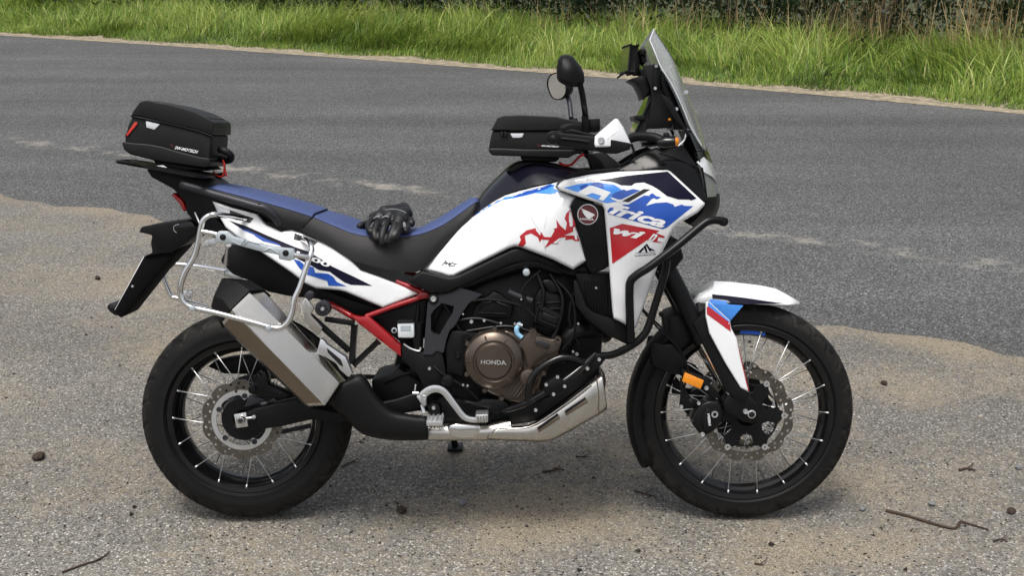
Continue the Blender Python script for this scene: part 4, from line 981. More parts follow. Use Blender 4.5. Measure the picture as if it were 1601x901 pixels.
# ---------------- seats
def seat(stations):
    rows_top, rows_side = [], []
    for (tx, ty), (bx, by, by_), (ox, oy, oy_) in stations:
        T = P(tx, ty, 0); B = P(bx, by, by_); O = P(ox, oy, oy_)
        half = [T, Vector((T.x*.8+B.x*.2, by_*.45, T.z-.001)), Vector((T.x*.5+B.x*.5, by_*.78, T.z*.86+B.z*.14-.001)), Vector((T.x*.2+B.x*.8, by_*.95, T.z*.5+B.z*.5)), B]
        rows_top.append([Vector((v.x, -v.y, v.z)) for v in half[:0:-1]]+half)
        side = [B, B*.66+O*.34+Vector((0, -.006, 0)), B*.3+O*.7+Vector((0, -.006, 0)), O]
        rows_side.append(side)
    return rows_top, rows_side
def smooth_rows(rows, sub=5):
    cols = [catmull([r[k] for r in rows], sub) for k in range(len(rows[0]))]
    return [[c[i] for c in cols] for i in range(len(cols[0]))]
def seat_objs(name, st):
    rt, rs = seat(st); rt = smooth_rows(rt); rs = smooth_rows(rs)
    base = loft(name, [list(r) for r in rs], 'seat_black', bike, raw=True, smooth=50); 
    full = [[Vector((v.x, -v.y, v.z)) for v in reversed(r)] for r in rs]
    loft('seat_side', full, 'seat_black', base, raw=True, smooth=50)
    for rr in (0, -1):       # end caps
        ring = [v for v in reversed(rs[rr])]+[Vector(v) for v in reversed(rt[rr])][1:-1]+[Vector((v.x, -v.y, v.z)) for v in rs[rr]]
        mesh_obj('seat_end', ring, [tuple(range(len(ring)))], 'seat_black', base, 0)
    loft('seat_cover', rt, 'seat_blue', base, raw=True, smooth=60)
    for s in (-1, 1): tube('piping', [Vector((r[-1].x, s*abs(r[-1].y), r[-1].z)) for r in rt], .0022, 'seat_blue', base, 1, 6, raw=True)
seat_objs('rider_seat', [((503,333),(491,341,-.15),(471,362,-.16)), ((535,341),(528,357,-.155),(512,385,-.17)), ((562,352),(558,368,-.155),(542,404,-.178)), ((592,359),(590,371,-.15),(568,414,-.178)), ((625,361),(625,371,-.142),(605,423,-.172)), ((652,358),(658,367,-.13),(634,427,-.16)), ((680,345),(690,354,-.115),(658,424,-.148)), ((702,332),(716,337,-.10),(690,393,-.125)), ((734,312),(741,319,-.08),(733,348,-.10)), ((746,311),(749,317,-.065),(745,336,-.08))])
seat_objs('passenger_seat', [((328,290),(323,295,-.10),(330,304,-.105)), ((348,289),(346,300,-.12),(356,313,-.125)), ((400,301),(396,313,-.14),(404,334,-.14)), ((450,314),(446,327,-.15),(438,354,-.15)), ((497,327),(484,339,-.15),(470,360,-.15)), ((505,330),(488,341,-.148),(474,361,-.148))])

# ---------------- tail panel
tail = Panel('tail_panel', Z('B5', [(10,30),(150,78),(345,126),(385,180),(412,207),(520,257),(548,250),(602,238),(790,315),(925,355),(962,382),(1112,545),(1250,592),(1553,712),(1275,818),(1000,702),(950,690),(780,677),(700,640),(600,562),(370,405),(240,330),(110,225),(75,165)]),
   [(333,318,-.118),(350,350,-.145),(400,380,-.165),(420,340,-.14),(460,362,-.14),(450,410,-.175),(480,430,-.18),(530,390,-.168),(560,425,-.172),(500,452,-.176),(560,460,-.182),(600,478,-.168),(655,460,-.152),(610,440,-.158),(530,420,-.182)], 'white_paint', bike, .014, 4., .008, 8, mirror=True)
tail.decal('decal', Z('B5', [(130,170),(265,215),(420,285),(620,368),(720,402),(800,450),(900,515),(1060,590),(1195,657),(1040,650),(990,632),(930,590),(880,552),(800,540),(740,505),(640,455),(500,350),(420,325),(300,268),(210,225)]), 'navy_print')
tail.decal('decal', Z('B5', [(205,222),(300,258),(360,285),(420,315),(500,345),(520,360),(430,335),(385,325),(330,290),(315,275),(240,245)]), 'blue_print', .0013)
tail.decal('decal', Z('B5', [(610,458),(655,470),(690,500),(760,520),(772,560),(870,568),(905,590),(935,630),(1005,660),(870,656),(862,622),(780,595),(715,575),(655,525)]), 'blue_print', .0013)
tail.text('model_number', '1100', Z('B5', [(640,398),(892,490),(868,522),(625,425)]), 'white_print', .0018, .03)
for q in ([(140,95),(318,155),(285,192),(232,172),(135,150)], [(622,265),(792,330),(768,352),(700,332),(612,312)]):
    tail.decal('rack_opening', Z('B5', q), 'black_print', .0012)
    qq = Z('B5', q); cx_ = sum(p[0] for p in qq)/len(qq); cy_ = sum(p[1] for p in qq)/len(qq)
    tail.decal('opening_insert', [(cx_+(p[0]-cx_)*.72, cy_+(p[1]-cy_)*.6) for p in qq], 'black_plastic', .0016)

# ---------------- tank
TK = Z('Z4', [(838,572),(905,488),(1000,390),(1085,302),(1166,236)])+Z('B6', [(350,207),(450,142),(550,88),(700,48),(850,14),(960,-6)])+Z('Y2', [(505,148),(478,170),(468,195),(480,214),(578,253),(548,305),(570,400),(600,485),(636,610),(562,660)])+Z('B6', [(980,660),(690,549),(650,545),(600,560),(110,810),(60,812),(0,792)])
tank = Panel('tank_panel', TK, [(662,424,-.13),(700,385,-.125),(741,338,-.105),(785,308,-.125),(830,294,-.15),(872,284,-.18),(690,425,-.155),(740,385,-.17),(750,405,-.182),(800,340,-.185),(860,310,-.215),(800,385,-.20),(850,350,-.235),(850,395,-.232),(900,330,-.24),(905,400,-.238),(893,420,-.232),(880,370,-.245)], 'white_paint', bike, .02, 6., .014, 8, mirror=True)
tank.decal('decal', Z('B6', [(350,205),(450,142),(548,92),(620,98),(700,62),(800,32),(960,-4),(1000,2),(985,30),(1050,70),(960,85),(830,75),(730,100),(640,120),(540,135),(470,170),(290,275)]), 'light_blue_print')
tank.decal('decal', Z('B6', [(620,98),(700,62),(800,40),(960,0),(985,5),(930,35),(830,70),(730,95),(650,112)]), 'blue_print', .0013)
tank.decal('decal', Z('B6', [(548,88),(590,98),(640,85),(690,55),(740,48),(800,30),(880,12),(950,-3),(900,22),(850,30),(800,50),(760,55),(720,70),(640,100),(560,112),(350,215)]), 'white_print', .0016)
tank.decal('decal', Z('B6', [(675,540),(700,490),(690,455),(750,405),(835,384),(830,400),(870,450),(880,420),(905,462),(965,465),(1000,400),(982,395),(1020,380),(1012,310),(1050,365),(1095,405),(1105,340),(1085,300),(1100,255),(1135,222),(1180,345),(1186,405),(1080,450),(1200,448),(1218,500),(1180,500),(1150,482),(1085,490),(1100,465),(1055,468),(1010,515),(1040,525),(970,522),(908,565),(950,490),(880,485),(868,512),(850,465),(790,430),(735,450),(745,520),(715,552)]), 'red_print')
tank.decal('decal', Z('B6', [(985,515),(1045,470),(1052,480),(1010,520)]), 'white_print', .0014)
for q in ([(962,548),(985,522),(990,516),(988,540),(1000,528),(1004,542),(1014,530),(1018,540),(1030,528),(1040,538),(1056,536)], [(978,534),(1000,530)], [(1014,530),(1008,556)], [(1010,548),(1046,548)]):
    tube('script_mark', [tank.at(*Z1p('Z4', u, v), .0006) for u, v in q], .0011, 'black_print', tank.o, 3, 6, raw=True)
for q in ([(735,150),(770,230),(805,320),(880,440),(920,590)], [(905,130),(930,260),(905,390)]):
    tube('panel_seam', [tank.at(*Z1p('B6', u, v), .0002) for u, v in q], .0007, 'rack_plate', tank.o, 4, 6, raw=True)
# dark tank top: a crowned skin from side to side
ce = [(744,322),(752,305),(775,280),(803,256),(830,252),(880,262),(930,270)]
ne = [(741,338,-.10),(760,324,-.115),(790,305,-.13),(828,293,-.152),(850,289,-.165),(878,282,-.185),(915,275,-.19)]
rows = []
for (cx_, cy_), (nx_, ny_, yy) in zip(ce, ne):
    T, E_ = P(cx_, cy_, 0), P(nx_, ny_, yy)
    half = [T, Vector((T.x*.75+E_.x*.25, yy*.4, T.z-.002)), Vector((T.x*.4+E_.x*.6, yy*.75, T.z*.72+E_.z*.28)), E_]
    rows.append([Vector((v.x, -v.y, v.z)) for v in half[:0:-1]]+half)
loft('tank_top', smooth_rows(rows, 5), 'navy_lacquer', bike, raw=True, smooth=50)
plate('tank_cap_plate', Z('B2', [(345,700),(400,640),(480,588),(580,575),(700,580),(850,600),(1120,665),(1250,680),(1100,720),(960,740),(800,738),(740,690),(690,645),(590,640),(480,690),(420,718)]), -.09, .18, 'black_plastic', bike, .01, 3)
plate('tank_collar', Z('Y2', [(505,150),(560,110),(700,100),(830,90),(800,115),(640,128),(520,152)]), -.2, .05, 'black_plastic', bike, .006, mirror=True)

# ---------------- black cover with the wing badge
badge_panel = Panel('badge_panel', Z('Y2', [(580,254),(738,308),(745,400),(758,560),(765,640),(735,660),(668,688),(640,650),(604,485),(574,400),(551,303)]), [(890,320,-.236),(940,330,-.246),(905,380,-.238),(945,380,-.246),(920,425,-.226),(950,420,-.235)], 'black_plastic', bike, .02, 4, .006, 7, mirror=True)
bc = Z1p('Y2', 645, 349)
def ring2(c, r, n=40): return [(c[0]+r*math.cos(2*math.pi*i/n), c[1]+r*math.sin(2*math.pi*i/n)) for i in range(n)]
badge_panel.decal('badge', ring2(bc, 16.3), 'silver', .0012); badge_panel.decal('badge', ring2(bc, 14.9), 'badge_red', .0018)
for q in ([(240,378),(300,402),(362,432),(366,444),(330,440),(280,420)], [(252,402),(300,424),(355,446),(345,455),(300,444),(266,424)], [(266,425),(310,446),(345,458),(330,466),(295,455),(276,440)], [(280,443),(310,458),(330,468),(310,470),(292,460)]):
    badge_panel.decal('badge_wing', Z('A3', q), 'white_print', .0024)
badge_panel.text('maker_name', 'HONDA', Z('A3', [(236,464),(356,468),(358,486),(240,480)]), 'white_print', .0024, .03)
tube('panel_crease', Z('A3', [(250,610,-.2485),(330,570,-.252),(440,512,-.2555)]), .0012, 'black_plastic', badge_panel.o, 1, 6)

# ---------------- white cowl with the big print
CW = [(871,293),(876,287),(882,283),(918,275),(965,270),(1043,267),(1048,269),(1102,319.5),(1101,323),(1091,334),(1061,351),(1053,359),(1042.5,381),(1037,392),(1028,418),(1011,468),(994,515),(978,509),(959.5,499.5),(957.5,489),(951,400),(945,330),(941,321),(904,309),(874,298)]
cowl = Panel('cowl', CW, [(871,293,-.238),(905,300,-.255),(945,275,-.238),(1045,268,-.205),(960,300,-.265),(1000,300,-.258),(1050,300,-.238),(1100,321,-.212),(945,330,-.27),(990,345,-.277),(1040,345,-.256),(950,400,-.272),(985,400,-.282),(1030,400,-.245),(957,480,-.262),(978,470,-.272),(1005,470,-.238),(978,507,-.255),(994,514,-.232)], 'white_paint', bike, .02, 4.5, .010, 7, mirror=True)
D = lambda q, m, off=.0009: cowl.decal('decal', Z('A3', q), m, off)
D([(405,130),(650,92),(1000,54),(1014,60),(1262,292),(1215,310),(1200,302),(1100,300),(1000,270),(930,215),(870,180),(800,150),(720,156),(690,178),(600,175),(540,150),(470,140)], 'navy_print')
D([(90,197),(240,162),(380,150),(530,168),(605,215),(510,262),(560,318),(470,334),(380,302),(290,268),(215,238)], 'light_blue_print')
D([(350,155),(400,150),(442,165),(445,205),(330,172)], 'blue_print', .0012); D([(232,185),(290,165),(310,175),(280,205),(240,215)], 'blue_print', .0012)
D([(318,178),(345,180),(508,238),(440,312),(398,300),(425,268),(345,244),(285,264),(216,238)], 'white_print', .0016)
D([(498,274),(545,240),(620,212),(645,224),(705,208),(765,222),(602,300),(560,300)], 'blue_print')
D([(660,345),(800,265),(845,268),(862,300),(812,357),(900,332),(1000,326),(1058,345),(1068,366),(1135,345),(1150,356),(1232,360),(1000,548),(965,562),(482,427),(476,402),(500,372),(560,372),(670,382),(600,345)], 'blue_print')
D([(845,260),(875,245),(905,270),(952,282),(912,300),(885,288),(860,300)], 'blue_print')
D([(607,315),(798,208),(856,212),(662,324)], 'black_print', .0014)
D([(500,280),(600,310),(600,330),(520,300)], 'white_print', .0015)
cowl.text('cowl_lettering', 'frica', Z('A3', [(548,338),(1015,462),(970,556),(478,424)]), 'white_print', .0018, .035, .25)
D([(497,553),(608,515),(700,532),(935,577),(905,598),(985,626),(975,640),(925,632),(915,668),(978,684),(880,676),(866,652),(822,662),(520,870)], 'red_print')
cowl.text('cowl_lettering', 'wi', Z('A3', [(548,538),(815,590),(772,655),(502,600)]), 'white_print', .0018, .045, .25)
cowl.text('cowl_lettering', 'n', Z('A3', [(870,600),(925,612),(888,668),(838,655)]), 'white_print', .0018, .03, .25)
for q in ([(745,768),(790,722),(800,735),(772,768)], [(790,722),(812,700),(832,768),(815,768),(798,725)], [(812,700),(826,690),(866,752),(850,760)], [(845,735),(858,730),(897,752),(880,756)]): D(q, 'navy_print')
D([(722,774),(905,766),(905,769),(722,777)], 'navy_print')
cowl.text('sticker_text', 'hobbyfahrer.de', Z('A3', [(722,790),(904,776),(904,792),(722,807)]), 'navy_print', .0012, .02)

# ---------------- fork, front fender
def axis_tube(name, p0, p1, r, m, parent, prof=None, seg=24, mirror=True):
    bm = bmesh.new(); d = p1-p0; sweep(bm, [p0+d*t for t in (0, .5, 1)], r, seg)
    o = bm_obj(name, bm, m, parent, 50)
    if mirror: mirrored(o, parent)
    return o
ftop, fmid, fbot = P(1028, 395, -.105), P(1098, 530, -.105), P(1160, 645, -.105)
axis_tube('fork_outer_tube', ftop, fmid, .029, 'black_paint', bike)
axis_tube('fork_inner_tube', fmid-(fbot-fmid)*.05, fbot, .0215, 'chrome', bike)
dv = (fmid-ftop).normalized()
axis_tube('fork_collar', fmid-dv*.02, fmid+dv*.01, .032, 'black_paint', bike)
plate('fork_lower', Z('A7', [(455,385),(520,362),(615,360),(680,440),(696,530),(672,580),(640,592),(570,575),(500,530),(440,500),(425,440)]), -.128, .05, 'black_paint', bike, .010, 3, mirror=True)
disc_at('axle_ring', *Z1p('A7', 642, 522), -.134, .0135, .03, 'silver', bike, .003); disc_at('axle_hole', *Z1p('A7', 642, 522), -.1355, .0095, .01, 'black_print', bike, .001)
for q in ((538,388),(597,502)): bolt(*Z1p('A7', *q), -.134, .0085, bike)
cal = plate('front_caliper', Z('A7', [(285,432),(330,422),(400,424),(425,470),(430,545),(410,590),(370,640),(320,672),(265,676),(235,640),(205,600),(190,555),(205,520),(240,470)]), -.122, .06, 'black_paint', bike, .008, 3, mirror=True)
plate('caliper_bridge', Z('A7', [(300,470),(350,480),(345,640),(285,650),(270,560)]), -.128, .03, 'black_plastic', cal, .006)
text_on('caliper_lettering', 'NISSIN', Z('A7', [(340,602),(330,515),(312,517),(320,604)]), 'white_print', cal, lambda px, py: P(px, py, -.1292), .02)
lathe('caliper_ring', tuple(P(*Z1p('A7', 368, 522), -.127)), [(0, .006), (0, .0105), (.01, .0105), (.01, .006)], 'silver', cal, 20, 30, closed=True)
for q, r in (((278,672),.0075),((250,440),.006),((292,406),.005),((190,418),.005),((200,570),.005),((120,465),.006),((165,530),.004)): bolt(*Z1p('A7', *q), -.126, r, cal, 'silver' if r > .0055 else 'dark_grey_cast')
plate('caliper_mount', Z('A7', [(110,250),(135,255),(140,330),(215,420),(300,430),(270,470),(180,480),(105,460),(115,380)]), -.10, .012, 'black_paint', bike, .003, mirror=True)
plate('fork_brace', Z('A7', [(120,180),(300,250),(420,400),(340,400),(280,330),(130,280)]), -.112, .02, 'black_plastic', bike, .004, mirror=True)
rf = plate('side_reflector', Z('A7', [(147,210),(288,270),(262,334),(124,276)]), -.135, .012, 'amber', bike, .002, mirror=True)
bolt(*Z1p('A7', 307, 328), -.128, .007, bike)
tube('brake_hose', Z('Y3', [(500,300,-.12),(560,370,-.13),(620,430,-.13),(690,500,-.125),(730,570,-.12),(745,640,-.115),(720,740,-.11)]), .0035, 'black_paint', bike, mirror=True)
tube('sensor_wire', Z('Y3', [(610,330,-.12),(625,400,-.12),(640,440,-.12)]), .005, 'black_paint', bike)
disc_at('hose_clip', *Z1p('Y3', 605, 325), -.13, .008, .02, 'black_paint', bike)
plate('fork_guard', Z('Y3', [(772,372),(850,300),(866,330),(885,425),(1040,720),(1078,745),(1060,800),(1010,790),(955,745),(830,490)]), -.140, .05, 'black_plastic', bike, .006, 2, mirror=True)
fg = Panel('fork_guard_cover', Z('Y3', [(842,262),(858,250),(975,358),(982,400),(1012,455),(1034,565),(1078,746),(1032,722),(950,590),(862,425),(842,335)]), [(1105,475,-.142),(1140,505,-.135),(1110,500,-.15),(1125,540,-.152),(1150,540,-.14),(1168,612,-.142)], 'white_paint', bike, .012, 3, .006, 6, mirror=True)
fg.decal('decal', Z('Y3', [(856,254),(972,360),(974,372),(856,280)]), 'light_blue_print')
fg.decal('decal', Z('Y3', [(848,285),(858,280),(974,368),(980,418),(850,322)]), 'red_print', .0012)
tube('guard_edge', Z('Y3', [(985,415,-.133),(1012,480,-.134),(1036,570,-.136),(1076,740,-.14)]), .0016, 'red_frame', bike, 4, 6)
# fender: crown between the two side facets
fr = []
for (cx_, cy_), (sx, sy, sy_), (ex, ey, ey_) in [((1079,472),(1080,474,-.05),(1081,479,-.066)), ((1098,455),(1092,462,-.055),(1090,474,-.07)), ((1117,441),(1115,452,-.06),(1104,476,-.078)), ((1140,442),(1138,456,-.062),(1130,474,-.080)), ((1166,445),(1165,461,-.062),(1160,475,-.080)), ((1190,448),(1190,466,-.06),(1188,477,-.076)), ((1213,453),(1214,472,-.055),(1213,478,-.068)), ((1232,463),(1232,475,-.04),(1232,478.5,-.048)), ((1250,474),(1250,475,-.012),(1250,477,-.014))]:
    T, A_, E_ = P(cx_, cy_, 0), P(sx, sy, sy_), P(ex, ey, ey_)
    h = [T, Vector((T.x*.5+A_.x*.5, sy_*.55, T.z*.55+A_.z*.45+.002)), A_, A_*.5+E_*.5, E_]
    fr.append([Vector((v.x, -v.y, v.z)) for v in h[:0:-1]]+h)
fnd = loft('front_fender', fr, 'white_paint', bike, raw=True, smooth=16)
mdf = fnd.modifiers.new('thick', 'SOLIDIFY'); mdf.thickness = .004; mdf.offset = -1
class Surf:  # print on the fender's side facet
    o = fnd
    @staticmethod
    def at(px, py, off):
        t = min(1, max(0, (py-452)/26)); y = -.061-.019*t
        if px > 1190: y += (px-1190)*.00055
        p = P(px, py, y); return p+(CB-p).normalized()*off
def fender_decal(q, m, off):
    bm = gridded(Z('Y3', q), 6)
    for v in bm.verts: v.co = Surf.at(v.co.x, -v.co.y, off)
    bm_obj('decal', bm, m, fnd, 60, fix=False)
fender_decal([(878,214),(960,222),(1060,234),(1180,252),(1270,264),(1050,268),(985,262),(960,246),(915,240),(880,236)], 'navy_print', .004)
fender_decal([(866,240),(910,246),(958,252),(946,296),(975,268),(1050,276),(1000,272),(990,276),(862,262)], 'light_blue_print', .004)
plate('fender_gusset', Z('Y3', [(862,262),(1048,276),(978,358),(974,362)]), -.098, .01, 'light_blue_print', bike, .002)
# inner mudguard hugging the tyre
rows = []
for k in range(15):
    a = R(118+k*6.5); r = .347+.016
    rows.append([Vector((AXF[0]+(r-dz)*math.cos(a), yy, AXF[2]+(r-dz)*math.sin(a))) for yy, dz in ((-.066, .035), (-.062, .008), (-.04, -.004), (0, -.008), (.04, -.004), (.062, .008), (.066, .035))])
mg_ = loft('inner_mudguard', rows, 'black_plastic', bike, raw=True, smooth=50); md_ = mg_.modifiers.new('thick', 'SOLIDIFY'); md_.thickness = .004
plate('mudguard_side', Z('B8', [(860,0),(1010,0),(1110,110),(1090,250),(1000,232),(850,170),(845,80)]), -.085, .02, 'black_plastic', bike, .006, 2, mirror=True)
plate('fork_shroud', Z('Y3', [(640,340),(760,300),(800,385),(780,450),(700,520),(640,450)]), -.09, .18, 'black_plastic', bike, .01, 2)
# lower yoke / steering head
plate('fork_yoke', [(1010,385),(1060,375),(1070,405),(1050,430),(1020,425)], -.14, .28, 'black_paint', bike, .008)
# blue rim sticker
bm = bmesh.new(); vs = []
for k in range(9):
    a = R(77+k*2.2); vs.append([bm.verts.new((AXF[0]+r*math.cos(a), -.0335-.001, AXF[2]+r*math.sin(a))) for r in (.252, .2665)])
for A, B in zip(vs[:-1], vs[1:]): bm.faces.new((A[0], A[1], B[1], B[0]))
bm_obj('rim_sticker', bm, 'blue_print', front, 60)

# ---------------- nose, headlight, screen
def sym_skin(name, rows, m, sub=4, smooth=45, thick=0):
    "rows: [(px,py,y)...] from the near edge to the centre line; mirrored to the far side"
    out = []
    for r in rows:
        h = [P(*q) for q in r]; out.append(h+[Vector((v.x, -v.y, v.z)) for v in reversed(h[:-1])])
    o = loft(name, smooth_rows(out, sub) if sub > 1 else out, m, bike, raw=True, smooth=smooth)
    if thick: md = o.modifiers.new('thick', 'SOLIDIFY'); md.thickness = thick
    return o
side = Panel('side_fairing', Z('A2', [(-60,545),(0,520),(60,500),(130,462),(200,412),(300,350),(400,312),(470,345),(590,300),(650,290),(760,455),(800,510),(870,800),(852,836),(800,795),(510,525),(440,516),(0,575),(-60,590)]), [(955,270,-.17),(1000,250,-.165),(1040,235,-.15),(1075,235,-.13),(1040,262,-.19),(1090,265,-.14),(1102,315,-.17),(1060,275,-.185)], 'black_paint', bike, .02, 4, .006, 7, mirror=True)
for q in () and ([(190,510),(280,440),(370,395),(540,380),(470,400),(330,430),(235,505)], [(260,505),(370,470),(520,470),(500,500),(330,500)]): side.decal('fairing_facet', Z('A2', q), 'black_plastic', .002)
tube('fairing_edge', Z('A2', [(430,370,-.19),(600,425,-.165),(700,465,-.15),(790,505,-.145)]), .0018, 'black_paint', bike, 4, 6)
sym_skin('nose', [[(1075,205,-.11),(1083,205,-.07),(1092,206,0)], [(1088,235,-.12),(1099,238,-.08),(1110,245,0)], [(1094,258,-.13),(1106,262,-.085),(1117,272,0)]], 'gloss_black')
sym_skin('headlight_trim', [[(1089,255,-.134),(1100,247,-.1),(1112,252,0)], [(1096,262,-.142),(1108,264,-.1),(1118,272,0)], [(1100,270,-.145),(1114,278,-.098),(1121.5,288,0)]], 'white_paint', 3)
sym_skin('headlight', [[(1099,268,-.140),(1109,272,-.1),(1119,282,0)], [(1102,288,-.146),(1114,290,-.1),(1122,294,0)], [(1105,312,-.148),(1118,312,-.1),(1124,310,0)]], 'lens_glass', 3)
sym_skin('headlight_bowl', [[(1094,266,-.13),(1103,270,-.09),(1110,282,0)], [(1097,288,-.136),(1105,290,-.09),(1112,294,0)], [(1100,312,-.138),(1108,312,-.09),(1114,310,0)]], 'silver', 3)
sym_skin('chin', [[(1104,310,-.150),(1119,309,-.1),(1125,304,0)], [(1103,322,-.15),(1118,324,-.1),(1125,322,0)], [(1095,338,-.14),(1108,342,-.09),(1116,344,0)], [(1080,352,-.12),(1088,358,-.08),(1096,362,0)]], 'black_plastic', 3)
tube('headlight_edge', Z('A2', [(825,500,-.147),(850,640,-.149),(870,800,-.152)]), .003, 'black_paint', bike, 4, 8)
scr = []
for (ex, ey), (cx_, cy_), hw_ in (((1015.8,64),(1022.6,46.5),.125), ((1024,83),(1038,70),.145), ((1033,105),(1055,98),.158), ((1050,133),(1072,141),.165), ((1066,166),(1091,188),.168), ((1080,200),(1101,219),.165), ((1097,229),(1105,238),.15)):
    r = []
    for f in (1, .8, .55, .28, 0):
        k = f*f; r.append((cx_+(ex-cx_)*k, cy_+(ey-cy_)*k, -hw_*f))
    scr.append(r)
ws = sym_skin('windscreen', scr, 'clear_screen', 4, 60, .004)
out = [P(*r[0]) for r in scr]; top = [P(*q) for q in scr[0]]
tube('screen_edge', [Vector(v) for v in catmull(out, 5)], .0015, 'reflective', ws, 1, 6, raw=True)
tube('screen_edge', [Vector(v) for v in top]+[Vector((v.x, -v.y, v.z)) for v in reversed(top[:-1])], .0018, 'reflective', ws, 4, 6, raw=True)
for q, y in (((525,398),-.11),((680,632),-.06)): bolt(*Z1p('A1', *q), y, .006, ws)
sym_skin('inner_screen', [[(1040,122,-.13),(1056,128,-.07),(1062,132,0)], [(1057,157,-.14),(1076,165,-.07),(1082,170,0)], [(1072,195,-.13),(1090,203,-.07),(1095,208,0)]], 'gloss_black', 3)
plate('wind_deflector', Z('A1', [(438,648),(520,690),(570,770),(640,905),(700,1010),(690,1060),(640,960),(560,880),(490,760)]), -.16, .006, 'black_plastic', bike, .002, 2, mirror=True)
plate('cockpit_bracket', Z('A1', [(270,385),(375,370),(425,372),(438,400),(440,600),(520,740),(560,900),(540,970),(300,975),(330,860),(350,700),(345,600)]), -.105, .012, 'black_plastic', bike, .003, 2, mirror=True)
plate('bracket_strap', Z('A1', [(372,378),(425,372),(432,600),(385,612),(362,595)]), -.112, .01, 'black_paint', bike, .003)
for q in ((397,388),(388,598)): bolt(*Z1p('A1', *q), -.116, .005, bike)
bolt(*Z1p('A1', 588, 792), -.15, .0055, bike)
for q in ((370,1055),(495,1040)): disc_at('bracket_knob', *Z1p('A1', *q), -.112, .009, .02, 'gloss_black', bike, .003)
plate('cockpit_frame', Z('A1', [(445,420),(520,510),(600,690),(660,860),(690,990),(560,980),(520,760),(440,620)]), -.09, .18, 'black_paint', bike, .006)
plate('dash_visor', Z('A1', [(145,510),(250,480),(345,488),(350,600),(285,705),(268,640),(222,552)]), -.085, .17, 'black_plastic', bike, .005, 2)
p0, p1 = P(*Z1p('A1', 350, 672), 0), P(*Z1p('A2', 185, 195), 0); d = p1-p0
an = Matrix.Rotation(-math.atan2(d.z, d.x), 3, 'Y')
bm = bmesh.new(); box_bm(bm, (p0+p1)/2+Vector((.012, 0, .006)), (d.length, .19, .025), an, .004); dash = bm_obj('dashboard', bm, 'black_plastic', bike)
bm = bmesh.new(); box_bm(bm, (p0+p1)/2+an @ Vector((0, 0, -.008)), (d.length*.9, .17, .004), an, .001); bm_obj('display', bm, 'display', dash)
plate('dash_clamp', Z('A1', [(205,850),(290,850),(300,900),(210,900)]), -.1, .2, 'black_paint', bike, .003)
# front indicator
tube('indicator_stalk', Z('A2', [(150,228,-.16),(230,210,-.17),(360,215,-.19),(450,250,-.205)]), .014, 'black_plastic', bike)
ind = loft('indicator', [[(1028+dx, 226+dy*.5, -.225+dyy*.6) for dx, dy, dyy in [(0, 12*math.sin(a), .02*math.cos(a)) for a in np.linspace(0, 2*math.pi, 12, endpoint=False)]],
   [(1040, 224+10*math.sin(a), -.225+.022*math.cos(a)) for a in np.linspace(0, 2*math.pi, 12, endpoint=False)], [(1056, 223+8.5*math.sin(a), -.225+.02*math.cos(a)) for a in np.linspace(0, 2*math.pi, 12, endpoint=False)]], 'gloss_black', bike, True, True, 0, 50)
loft('indicator_lens', [[(1055.5, 223+8*math.sin(a), -.225+.019*math.cos(a)) for a in np.linspace(0, 2*math.pi, 12, endpoint=False)], [(1060, 223+6.5*math.sin(a), -.225+.015*math.cos(a)) for a in np.linspace(0, 2*math.pi, 12, endpoint=False)], [(1062, 223+3*math.sin(a), -.225+.007*math.cos(a)) for a in np.linspace(0, 2*math.pi, 12, endpoint=False)]], 'amber', ind, True, True, 0, 60)
mi = mirrored(ind, bike)
plate('indicator_light', Z('A2', [(505,40),(530,35),(540,55),(512,65)]), -.12, .01, 'amber', bike, .002)
tube('control_cable', Z('A2', [(160,280,-.2),(185,350,-.19),(165,420,-.17),(60,490,-.15)]), .004, 'black_paint', bike)
tube('control_cable', Z('A2', [(680,150,-.12),(660,240,-.14),(600,300,-.15)]), .0025, 'reflective', bike)
for q in ([(-40,560),(0,530),(100,520),(60,555)],): plate('fairing_chip', Z('A2', q), -.178, .006, 'dark_grey_cast', bike, .001)

# ---------------- handlebar, handguards, mirrors
hb = [P(868, 216, -.40), P(878, 215, -.30), P(900, 222, -.16), P(912, 232, -.08), P(915, 234, 0)]
tube('handlebar', hb+[Vector((v.x, -v.y, v.z)) for v in reversed(hb[:-1])], .0125, 'black_paint', bike, 6, 14, raw=True)
tube('grip', [P(866, 216, -.415), P(876, 215, -.30)], .0175, 'rubber', bike, 1, 18, raw=True, mirror=True)
plate('bar_riser', Z('B1', [(330,765),(400,750),(480,800),(520,890),(420,895),(390,820)]), -.05, .1, 'black_paint', bike, .006)
plate('steering_head', [(915,240),(940,235),(975,262),(985,300),(940,300),(928,272)], -.05, .1, 'black_paint', bike, .01)
hg = plate('handguard', Z('B1', [(75,655),(80,625),(110,605),(165,612),(430,640),(690,690),(692,735),(590,770),(500,766),(425,742),(300,728),(165,712),(150,695),(110,700)]), -.445, .05, 'black_plastic', bike, .010, 3, mirror=True)
tube('guard_groove', Z('B1', [(175,655,-.4465),(300,668,-.4465),(380,680,-.4465)]), .004, 'black_paint', hg, 1, 8)
disc_at('bar_end_weight', *Z1p('B1', 115, 650), -.458, .0185, .04, 'black_paint', bike, .003, mirror=True); disc_at('weight_screw', *Z1p('B1', 117, 645), -.460, .0055, .01, 'dark_grey_cast', bike)
hw_ = Panel('handguard_cover', Z('B1', [(425,642),(470,600),(575,508),(598,508),(640,572),(694,692),(605,722),(430,720),(422,700)]), [(930,215,-.452),(962,188,-.40),(975,200,-.39),(985,226,-.392),(967,232,-.43),(955,215,-.448),(935,230,-.452)], 'white_paint', bike, .02, 3, .008, 6, mirror=True)
tube('cover_crease', [hw_.at(*Z1p('B1', u, v), .0006) for u, v in ((520,655),(560,625),(635,572))], .0012, 'white_paint', hw_.o, 1, 6, raw=True)
